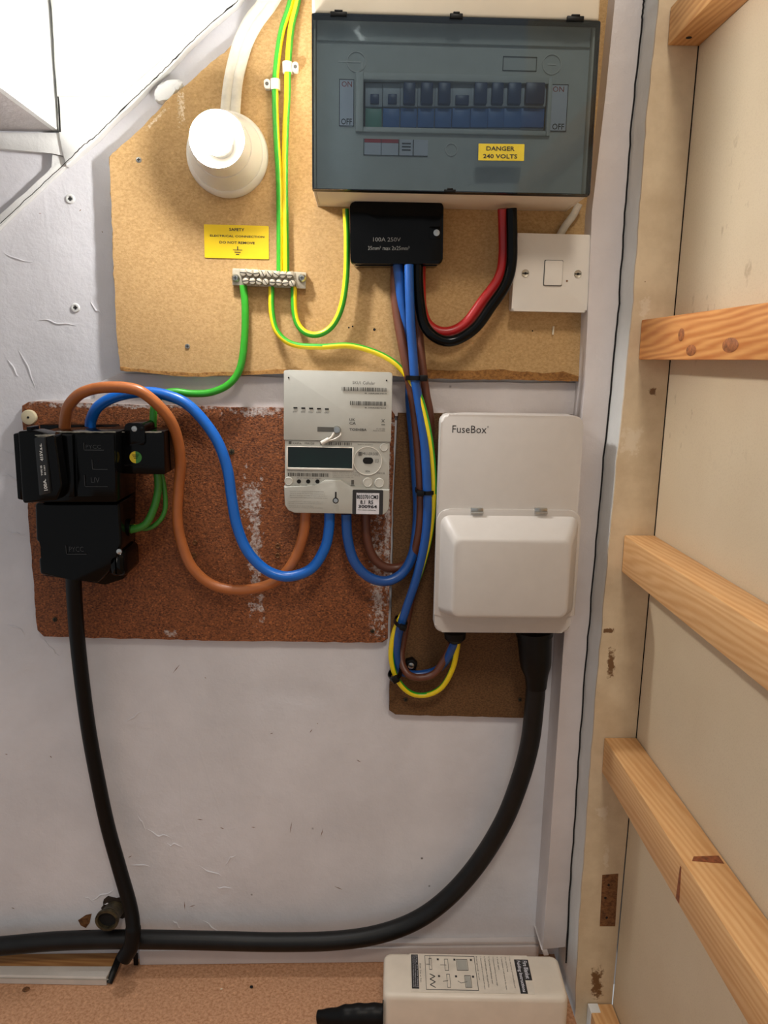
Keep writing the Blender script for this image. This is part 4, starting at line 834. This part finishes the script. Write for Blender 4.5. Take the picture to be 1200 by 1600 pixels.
cable('brown_supply_cable', [(648, 414, .026), (650, 460, .028), (655, 520, .032), (661, 579, .036), (666, 616, .038), (672, 650, .036), (672, 700, .030), (668, 760, .026), (663, 820, .020), (655, 880, .018), (640, 950, .018), (630, 1000, .018), (627, 1030, .026), (636, 1052, .036), (655, 1059, .037), (678, 1053, .036), (692, 1034, .036), (704, 1010, .036), (706, 1003, .040)], .0046, [M['brown2']], 'thin dark brown cable running beside the long blue cable to the fuse cabinet', None, g2)
cable('black_supply_cable', [(653, 408, .044), (653, 440, .045), (656, 475, .047), (662, 505, .050), (676, 524, .052), (696, 533, .052), (718, 529, .052), (745, 510, .052), (768, 478, .052), (790, 445, .052), (799, 412, .052), (800, 370, .053), (799, 326, .054)], .0060, [M['black']], 'black insulated cable looping from connector block to consumer unit', None, g2)
cable('red_supply_cable', [(657, 408, .030), (657, 450, .031), (659, 482, .035), (668, 506, .038), (686, 518, .039), (708, 517, .039), (730, 503, .039), (753, 472, .039), (780, 434, .039), (787, 398, .040), (787, 360, .044), (786, 326, .050)], .0060, [M['red']], 'red cable looping from connector block to consumer unit', None, g2)
# flat painted lighting cables
g3 = 'painted flat lighting cables'
for q, lb in (([(352, 185, .024), (353, 165, .024), (357, 130, .024), (364, 95, .024), (374, 62, .024), (390, 30, .024), (412, 2, .024), (440, -40, .024)], 'left of the two off-white cables rising from the lamp holder'), ([(367, 185, .024), (368, 165, .024), (371, 130, .024), (378, 98, .024), (388, 66, .024), (404, 36, .024), (426, 6, .024), (452, -40, .024)], 'right of the two off-white cables rising from the lamp holder')):
    cable('flat_cable', q, .0056, [M['flatcable']], lb, None, g3, flat=.62)
cable('switch_cable', [(872, 372, .024), (884, 352, .024), (896, 336, .026), (905, 318, .030)], .0042, [M['flatcable']], 'off-white cable between the switch plate and the consumer unit', flat=.7)
cable('dark_gap_stub', [(958, -40, .012), (956, -10, .012), (952, 22, .012)], .007, [M['blackmatt']], 'added black stub standing for the dark gap at the top edge beside the white boxing')  # added black stub that stands for the dark gap, not a cable
# thick black supply cables
cable('armoured_cable', [(838, 1062, .054), (835, 1100, .052), (828, 1160, .048), (812, 1220, .042), (786, 1285, .036), (746, 1350, .030), (700, 1402, .026), (650, 1438, .026), (590, 1460, .028), (520, 1470, .028), (430, 1472, .026), (340, 1470, .026), (240, 1468, .026), (160, 1468, .026), (80, 1471, .026), (-10, 1479, .028), (-120, 1486, .03)], .0118, [M['swa']], 'thick black armoured cable sweeping from the fuse cabinet along the skirting', seg=24)
cable('incoming_cable', [(115, 895, .050), (116, 930, .048), (121, 1000, .040), (130, 1080, .034), (140, 1150, .030), (153, 1220, .030), (168, 1290, .030), (186, 1355, .034), (203, 1415, .042), (208, 1450, .050), (205, 1478, .055), (193, 1498, .058)], [.0090] * 90 + [.0098] * 60, [M['blackmatt']], 'black incoming cable dropping from the cut-out to the floor', seg=24)
# boot of the armoured cable and grommet of the fuse cabinet
t = Thing('cable_boot', W(834, 1000, .055), 'black rubber boot tapering under the white fuse cabinet', 'cable boot')
P = [W(u, v, .055) for u, v in ((835, 986), (835, 996), (836, 1020), (837, 1040), (838, 1055), (838, 1075))]
mb = MB(); mb.tube(P, [.0205, .0205, .0195, .0185, .0142, .0121], 28); t.part('sleeve', mb, M['blackmatt'], smooth=50)
mb = MB(); mb.tube([W(835, 985, .055), W(835, 992, .055)], .0222, 28); t.part('collar', mb, M['blackmatt'])
t = Thing('cable_grommet', W(711, 992, .05), 'small black grommet where thin cables enter the fuse cabinet', 'grommet')
mb = MB(); mb.tube([W(711, 987, .05), W(711, 997, .05), W(711, 1003, .05)], [.0135, .0125, .008], 22); t.part('bushing', mb, M['blackmatt'])
# clips
for i, (u, v, side, lb) in enumerate(((430, 132, -1, 'white plastic clip on the left earth wire'), (449, 105, 1, 'white plastic clip on the right earth wire'))):
    a_ = W(u, v, .024); t = Thing('cable_clip', (a_.x, -.0183, a_.z), lb, 'clip', 'white cable clips')
    mb = MB(); sec = [(math.cos(q) * .0052, math.sin(q) * .0052) for q in [math.pi * k / 8 for k in range(9)]]
    lp_ = lambda z: [(a_.x - .0052, -.0186, z)] + [(a_.x - c, -.0230 - s_, z) for c, s_ in sec] + [(a_.x + .0052, -.0186, z)]
    mb.loft([lp_(a_.z - .0052), lp_(a_.z + .0052)]); t.part('saddle', mb, M['white'])
    mb = MB(); mb.rr(a_.x + (side * .0052 if side > 0 else -.0118), a_.x + (.0118 if side > 0 else -.0052), -.0262, -.0184, a_.z - .0046, a_.z + .0046, .002, .001); t.part('lug', mb, M['white'])
    mb = MB(); mb.cyl(a_.x + side * .0086, a_.z, .0019, -.0268, -.026, 14, .0003); t.part('nail', mb, M['grey'])
# cable ties
def tie(u, v, p, w, h, lb, ang=0, head=None, dpt=.016):
    c = W(u, v, p); t = Thing('cable_tie', c, lb, 'cable tie', 'black cable ties')
    mb = MB(Matrix.Translation(c) @ Matrix.Rotation(ang, 4, 'Y')); n = 28
    o = [(w * math.cos(2 * math.pi * i / n), dpt * math.sin(2 * math.pi * i / n)) for i in range(n)]
    mb.loft([[(x * k, y * k, z) for x, y in o] for k, z in ((1, -h), (1, h), (.9, h), (.9, -h), (1, -h))], False, False); t.part('strap', mb, M['blackmatt'], smooth=50)
    if head is not None:
        mb = MB(Matrix.Translation(c) @ Matrix.Rotation(ang, 4, 'Y')); mb.box(head - .004, head + .004, -dpt - .0035, -dpt + .004, -h * 1.35, h * 1.35, .0008); t.part('head', mb, M['blackmatt'])
tie(650, 590, .038, .0135, .0025, 'black cable tie round the bundle beside the meter top', 0, .0065, .026)
tie(665, 765, .036, .0125, .0022, 'black cable tie round the bundle beside the fuse cabinet', 0, -.008, .027)
tie(626, 972, .036, .0085, .0022, 'black cable tie round the bundle below the meter', .35, .002, .018)
t = Thing('cable_tie_mount', W(636, 1040, .0115), 'black screw mount holding the looped wires on the dark board', 'cable mount')
mb = MB(); a_ = W(642, 1039, .018); mb.prism([(a_.x + .0085 * math.cos(math.radians(60 * i + 15)), a_.z + .0085 * math.sin(math.radians(60 * i + 15))) for i in range(6)], -.020, -.0106, .001)
b_ = W(620, 1052, .018); mb.loft([[(a_.x - .004, y, a_.z + .005) for y in (-.019, -.011)] + [(a_.x - .002, y, a_.z - .006) for y in (-.011, -.019)], [(b_.x - .002, y, b_.z + .005) for y in (-.019, -.011)] + [(b_.x + .001, y, b_.z - .005) for y in (-.011, -.019)]])
t.part('mount', mb, M['blackmatt'])
mb = MB(); mb.lathe([(.0042, -.0202), (.0040, -.0214), (.0005, -.0222)], a_.x, a_.z, 16); sc_ = t.part('screw', mb, M['steel'])
mb = MB(); mb.box(a_.x - .002, a_.x + .002, -.0224, -.0216, a_.z - .0004, a_.z + .0004); mb.box(a_.x - .0004, a_.x + .0004, -.0225, -.0216, a_.z - .002, a_.z + .002); t.part('slot', mb, M['hole'], under=sc_)
mb = MB(Matrix.Translation(W(617, 1053, .034)) @ Matrix.Rotation(-.5, 4, 'Y')); n = 24
o = [(.0085 * math.cos(2 * math.pi * i / n), .016 * math.sin(2 * math.pi * i / n)) for i in range(n)]
mb.loft([[(x * k, y * k, z) for x, y in o] for k, z in ((1, -.003), (1, .003), (.88, .003), (.88, -.003), (1, -.003))], False, False); mb.box(-.004, .004, -.020, -.014, -.004, .004, .001); t.part('tie', mb, M['blackmatt'])

# ------------------------------------------------------------------ low pipe stub, trunking, floor bits
a_ = W(168, 1436, .035); t = Thing('pipe_stub', (a_.x, 0, a_.z), 'stub of old corroded pipe poking from a ragged hole above the thick cable', 'pipe')
mb = MB(); n = 26; b_ = W(180, 1420, .0)
mb.loft([[(c.x + r * math.cos(2 * math.pi * i / n), y, c.z + r * math.sin(2 * math.pi * i / n)) for i in range(n)] for c, r, y in ((b_, .0125, -.0008), (a_, .0130, -.034), (a_, .0152, -.0345), (a_, .0152, -.0385), (a_, .0118, -.0387), (a_, .0112, -.030))], True, False); t.part('pipe', mb, M['rust'])
mb = MB(); mb.cyl(a_.x, a_.z, .0115, -.0335, -.029, 24); t.part('plug', mb, M['hole'])
mb = MB(); c = W(180, 1418, 0); rnd = random.Random(2); mb.prism([(c.x + (.019 + rnd.uniform(-.003, .003)) * math.cos(2 * math.pi * i / 22), c.z + (.017 + rnd.uniform(-.003, .003)) * math.sin(2 * math.pi * i / 22)) for i in range(22)], -.0006, 0)
t.part('ragged_hole', mb, plain('dark_hole_rim', (58, 44, 32), .9, var=.3, scale=200))
mb = MB(); mb.prism(wp([(122, 1438), (134, 1430), (143, 1428), (140, 1442), (134, 1450), (126, 1446)], .0006), -.0006, 0); finish('flaked_patch', mb, M['brownwood'], (0, 0, 0), wall)
# white trunking on the floor at left
zt_ = .013; A = WZ(-120, 1509, zt_); B = WZ(176, 1510, zt_); Cc = WZ(166, 1526, zt_); Dd = WZ(-120, 1521, zt_)
t = Thing('plastic_trunking', (B.x, B.y, 0), 'length of white plastic trunking lying on the floor at bottom left', 'trunking')
mb = MB(); prof = lambda P_, Q_: [(P_.x, P_.y, .0008), (P_.x, P_.y, zt_), (Q_.x, Q_.y, zt_), (Q_.x, Q_.y - .001, zt_ - .002), (Q_.x, Q_.y - .001, .0008)]
mb.loft([prof(A, Dd), prof(B, Cc)]); t.part('channel', mb, M['plastic_trunk'], smooth=20)
mb = MB(); mb.loft([[(P_.x, q.y - .0016, zz) for q, zz in ((Q_, zt_ - .0030), (Q_, zt_ - .0038))] + [(P_.x, Q_.y - .0006, zt_ - .0038), (P_.x, Q_.y - .0006, zt_ - .0030)] for P_, Q_ in ((A, Dd), (B, Cc))])
t.part('snap_groove', mb, M['ltgrey'])
mb = MB(); mb.loft([[(P_.x + .0004, P_.y - .001, .001), (P_.x + .0004, P_.y - .001, zt_ - .0012), (Q_.x + .0004, Q_.y + .0005, zt_ - .0012), (Q_.x + .0004, Q_.y + .0005, .001)] for P_, Q_ in ((B, Cc),)] + [[(B.x - .002, B.y - .001, .001), (B.x - .002, B.y - .001, zt_ - .0012), (Cc.x - .002, Cc.y + .0005, zt_ - .0012), (Cc.x - .002, Cc.y + .0005, .001)]]); t.part('open_end', mb, M['ltgrey'])
a_ = WZ(-60, 1500, .008); b_ = WZ(182, 1490, .008)
mb = MB(); mb.box(-.62, W(178, 1490, .02).x, -.031, -.0004, .0004, .010, .0008); tag(finish('timber_offcut', mb, pine('brown_strip_wood', (176, 128, 76), (140, 92, 48), seed=8.2, ax=0), (-.45, -.02, 0)), 'flat brown timber strip under the cable at bottom left', 'timber')
t = Thing('cable_cleat', WZ(186, 1512, 0), 'bent black strip of plastic leaning between trunking and cable', 'cable strap')
mb = MB(); P = spline([WZ(170, 1536, .003), WZ(178, 1516, .012), WZ(186, 1496, .018), WZ(192, 1486, .02)], 5); mb.tube(P, .0045, 10, flat=.35); t.part('strip', mb, M['blackmatt'])
mb = MB(); a_ = WZ(213, 1499, .004); mb.box(a_.x - .002, a_.x + .004, a_.y - .004, -.0125, .0004, .018, .0008); tag(finish('black_block', mb, M['blackmatt'], (a_.x, a_.y, 0)), 'small black block wedged at the left end of the skirting', 'block')
rnd = random.Random(11)
for (u, v, s_, mt, nm, lb) in ((393, 1543, .0028, 'hole', 'grit_lump', 'tiny dark lump of grit on the chipboard floor'), (41, 1547, .005, 'brownwood', 'wood_chip', 'flat brown chip lying before the white trunking'), (346, 1546, .0016, 'cream', 'paint_crumb', 'pale paint crumb on the open floor')):
    a_ = WZ(u, v, 0); mb = MB(); b = bmesh.new(); bmesh.ops.create_icosphere(b, subdivisions=1, radius=s_)
    for q in b.verts: q.co = (a_.x + q.co.x * rnd.uniform(.8, 1.2), a_.y + q.co.y * rnd.uniform(.8, 1.1), .0004 + abs(q.co.z) * .6)
    mb.add(b); tag(finish(nm, mb, M[mt], (a_.x, a_.y, 0), smooth=0), lb, 'debris')

# ------------------------------------------------------------------ fire blanket box on the floor
hb = .068
TL, TR, BR, BL = WZ(601, 1486, hb), WZ(868, 1492, hb), WZ(893, 1560, hb), WZ(597, 1556, hb)
c = (TL + TR + BR + BL) / 4; ux = ((TR - TL) + (BR - BL)).normalized(); ang = math.atan2(ux.y, ux.x)
wbx = ((TR - TL).length + (BR - BL).length) / 4; wby = ((BL - TL).length + (BR - TR).length) / 4
MT = Matrix.Translation((c.x, c.y, 0)) @ Matrix.Rotation(ang, 4, 'Z')
t = Thing('fire_blanket_box', (c.x, c.y, 0), 'white fire blanket box with folding instructions lying on the floor', 'box')
M['fb'] = plain('warm_white_box_plastic', (226, 214, 196), .38, var=.04, scale=30)
# built in (x, y, z) with the rounded lid on top
def rl3(x, y, r, z, n=5): return [(a, b_, z) for a, b_ in rrect(-x, x, -y, y, r, n)]
mb = MB(MT); mb.loft([rl3(wbx, wby, .009, .0006), rl3(wbx, wby, .009, hb - .007), rl3(wbx - .0007, wby - .0007, .009, hb - .0035), rl3(wbx - .0025, wby - .0025, .008, hb - .0012), rl3(wbx - .006, wby - .006, .006, hb)])
t.part('case', mb, M['fb'], smooth=60)
RX = MT @ Matrix.Translation((0, 0, hb)) @ Matrix.Rotation(-math.pi / 2, 4, 'X')  # local x right, z up becomes away from the camera, -y becomes up
def TQ(u, v):
    q = MT.inverted() @ WZ(u, v, hb); return q.x, q.y
mb = MB(RX)
def tb_(u0, v0, u1, v1): a, b_ = TQ(u0, v0), TQ(u1, v1); return min(a[0], b_[0]), max(a[0], b_[0]), min(a[1], b_[1]), max(a[1], b_[1])
def frect(m, r, y0=-.0004, y1=.0): m.box(r[0], r[1], y0, y1, r[2], r[3])
def strokes(m, pts, w=.0006, y=-.0007):
    for a, b_ in zip(pts, pts[1:]):
        a, b_ = Vector(a), Vector(b_); d = (b_ - a); 
        if d.length < 1e-6: continue
        nrm = Vector((-d.y, d.x)).normalized() * w / 2; m.prism([tuple(a + nrm), tuple(b_ + nrm), tuple(b_ - nrm), tuple(a - nrm)], y, y + .0004)
r = tb_(640, 1493, 830, 1553); mb2 = MB(RX); frect(mb2, (tb_(643, 1494, 0, 0)[0] if 0 else TQ(640, 1494)[0], TQ(836, 1552)[0], TQ(740, 1552)[1], TQ(740, 1492)[1]), -.0003, .0)
lb_ = t.part('instruction_label', mb2, plain('box_label_film', (222, 211, 194), .45))
zb0, zb1 = TQ(740, 1549)[1], TQ(740, 1494)[1]
bk = MB(RX); frect(bk, (TQ(643, 1520)[0], TQ(654, 1520)[0], TQ(650, 1545)[1], TQ(650, 1492)[1]), -.0006, -.0001); t.part('black_notice', bk, M['dark'], under=lb_); bk = MB(RX)
frect(bk, (TQ(807, 1520)[0], TQ(818, 1520)[0], TQ(815, 1553)[1], TQ(815, 1500)[1]), -.0006, -.0001); frect(bk, (TQ(818.2, 1520)[0], TQ(829, 1520)[0], TQ(820, 1532)[1], TQ(815, 1500)[1]), -.0006, -.0001)
t.part('black_heading', bk, M['dark'], under=lb_)
wt = MB(RX)
x0, x1 = TQ(809, 1520)[0], TQ(816, 1520)[0]; glyphs(wt, 'Folding Instructions', x0, x1, TQ(815, 1551)[1], TQ(815, 1502)[1], -.0007, -90, bold=.02)
x0, x1 = TQ(819.5, 1520)[0], TQ(826.5, 1520)[0]; glyphs(wt, 'Fire Blanket', x0, x1, TQ(820, 1530)[1], TQ(815, 1502)[1], -.0007, -90, bold=.02)
for i, s_ in enumerate(('Contents to be inspected at intervals', 'Fire blanket must be replaced once used', 'Keep this box closed')): x0 = TQ(645 + i * 3, 1520)[0]; glyphs(wt, s_, x0, x0 + .0016, TQ(650, 1543)[1], TQ(650, 1494)[1], -.0007, -90)
t.part('white_lettering', wt, M['paper'], under=lb_)
dk = MB(RX)
for i, s_ in enumerate(('1. Lay the blanket on a flat surface with', 'the tapes facing', '2. Fold blanket in half towards the tapes', '3. Fold again', '4. Concertina fold from the lower edge', '5. Turn the folded blanket over', '6. Fold both sides to the centre line', '7. Insert blanket in box and leave the tapes', 'hanging out')):
    x0 = TQ(799 - i * 6.6, 1520)[0]; L_ = (.9, .45, .95, .4, .85, .8, .9, .95, .7)[i]; glyphs(dk, s_, x0, x0 + .0019, zb1 - (zb1 - zb0) * L_, zb1 - .001, -.0005, -90)
x0 = TQ(656, 1520)[0]; glyphs(dk, 'Size 1m x 1m', x0, x0 + .002, zb0 + .012, zb1 - .014, -.0005, -90)
x0, x1, z0, z1 = TQ(665, 1520)[0], TQ(744, 1520)[0], zb0 + .001, zb1 - .001
strokes(dk, [(x0, z0), (x1, z0), (x1, z1), (x0, z1), (x0, z0)], .0005)
for i in range(3):
    for j in range(2):
        gx = x0 + (x1 - x0) * (i + .78) / 3; gz = z1 - (z1 - z0) * (j + .22) / 2; dk.box(gx - .0012, gx + .0012, -.0008, -.0003, gz - .0013, gz + .0013)
gx = lambda k: x0 + (x1 - x0) * k; gz = lambda k: z1 - (z1 - z0) * k
def rc(a, b_, c_, d_): return [(gx(a), gz(b_)), (gx(c_), gz(b_)), (gx(c_), gz(d_)), (gx(a), gz(d_)), (gx(a), gz(b_))]
for q in (rc(.08, .08, .13, .42), rc(.39, .1, .46, .44), rc(.63, .1, .85, .43), rc(.41, .55, .47, .93), rc(.76, .58, .88, .92)): strokes(dk, q, .0004)
strokes(dk, [(gx(.10), gz(.02)), (gx(.10), gz(.3))], .0003); strokes(dk, [(gx(.02), gz(.26)), (gx(.1), gz(.26))], .0003); strokes(dk, [(gx(.3), gz(.28)), (gx(.42), gz(.28))], .0003)
strokes(dk, [(gx(.08), gz(.55)), (gx(.18), gz(.62)), (gx(.08), gz(.7)), (gx(.18), gz(.78)), (gx(.08), gz(.86)), (gx(.18), gz(.94))], .0009)
strokes(dk, [(gx(.62), gz(.74)), (gx(.68), gz(.8)), (gx(.8), gz(.76))], .0003); strokes(dk, [(gx(.33), gz(.76)), (gx(.43), gz(.74))], .0003)
t.part('instruction_print', dk, M['dark'], under=lb_)
fl_ = MB(RX); 
for q in ((.64, .11, .84, .42), (.77, .59, .87, .91)): fl_.box(gx(q[0]), gx(q[2]), -.0005, -.0002, gz(q[3]), gz(q[1]))
t.part('grey_pictogram', fl_, M['ltgrey'], under=lb_)
mb = MB(MT); mb.box(-wbx - .0006, -wbx + .0008, -wby - .0006, -wby + .004, .001, hb - .010); t.part('lid_seam', mb, M['hole'])
# black pull tape
t = Thing('black_glove', WZ(550, 1590, 0), 'crumpled black fabric tape lying left of the fire blanket box', 'fabric')
mb = MB(); P = spline([WZ(612, 1590, .013), WZ(585, 1589, .013), WZ(555, 1590, .012), WZ(528, 1592, .009), WZ(498, 1590, .004)], 6)
mb.tube(P, [.017 - .008 * max(0, i / len(P) - .6) / .4 + .0005 * math.sin(i * 1.3) for i in range(len(P))], 18, flat=.75); t.part('fabric', mb, M['blackmatt'], smooth=60); t.o.name = 'fabric_pull_tape'
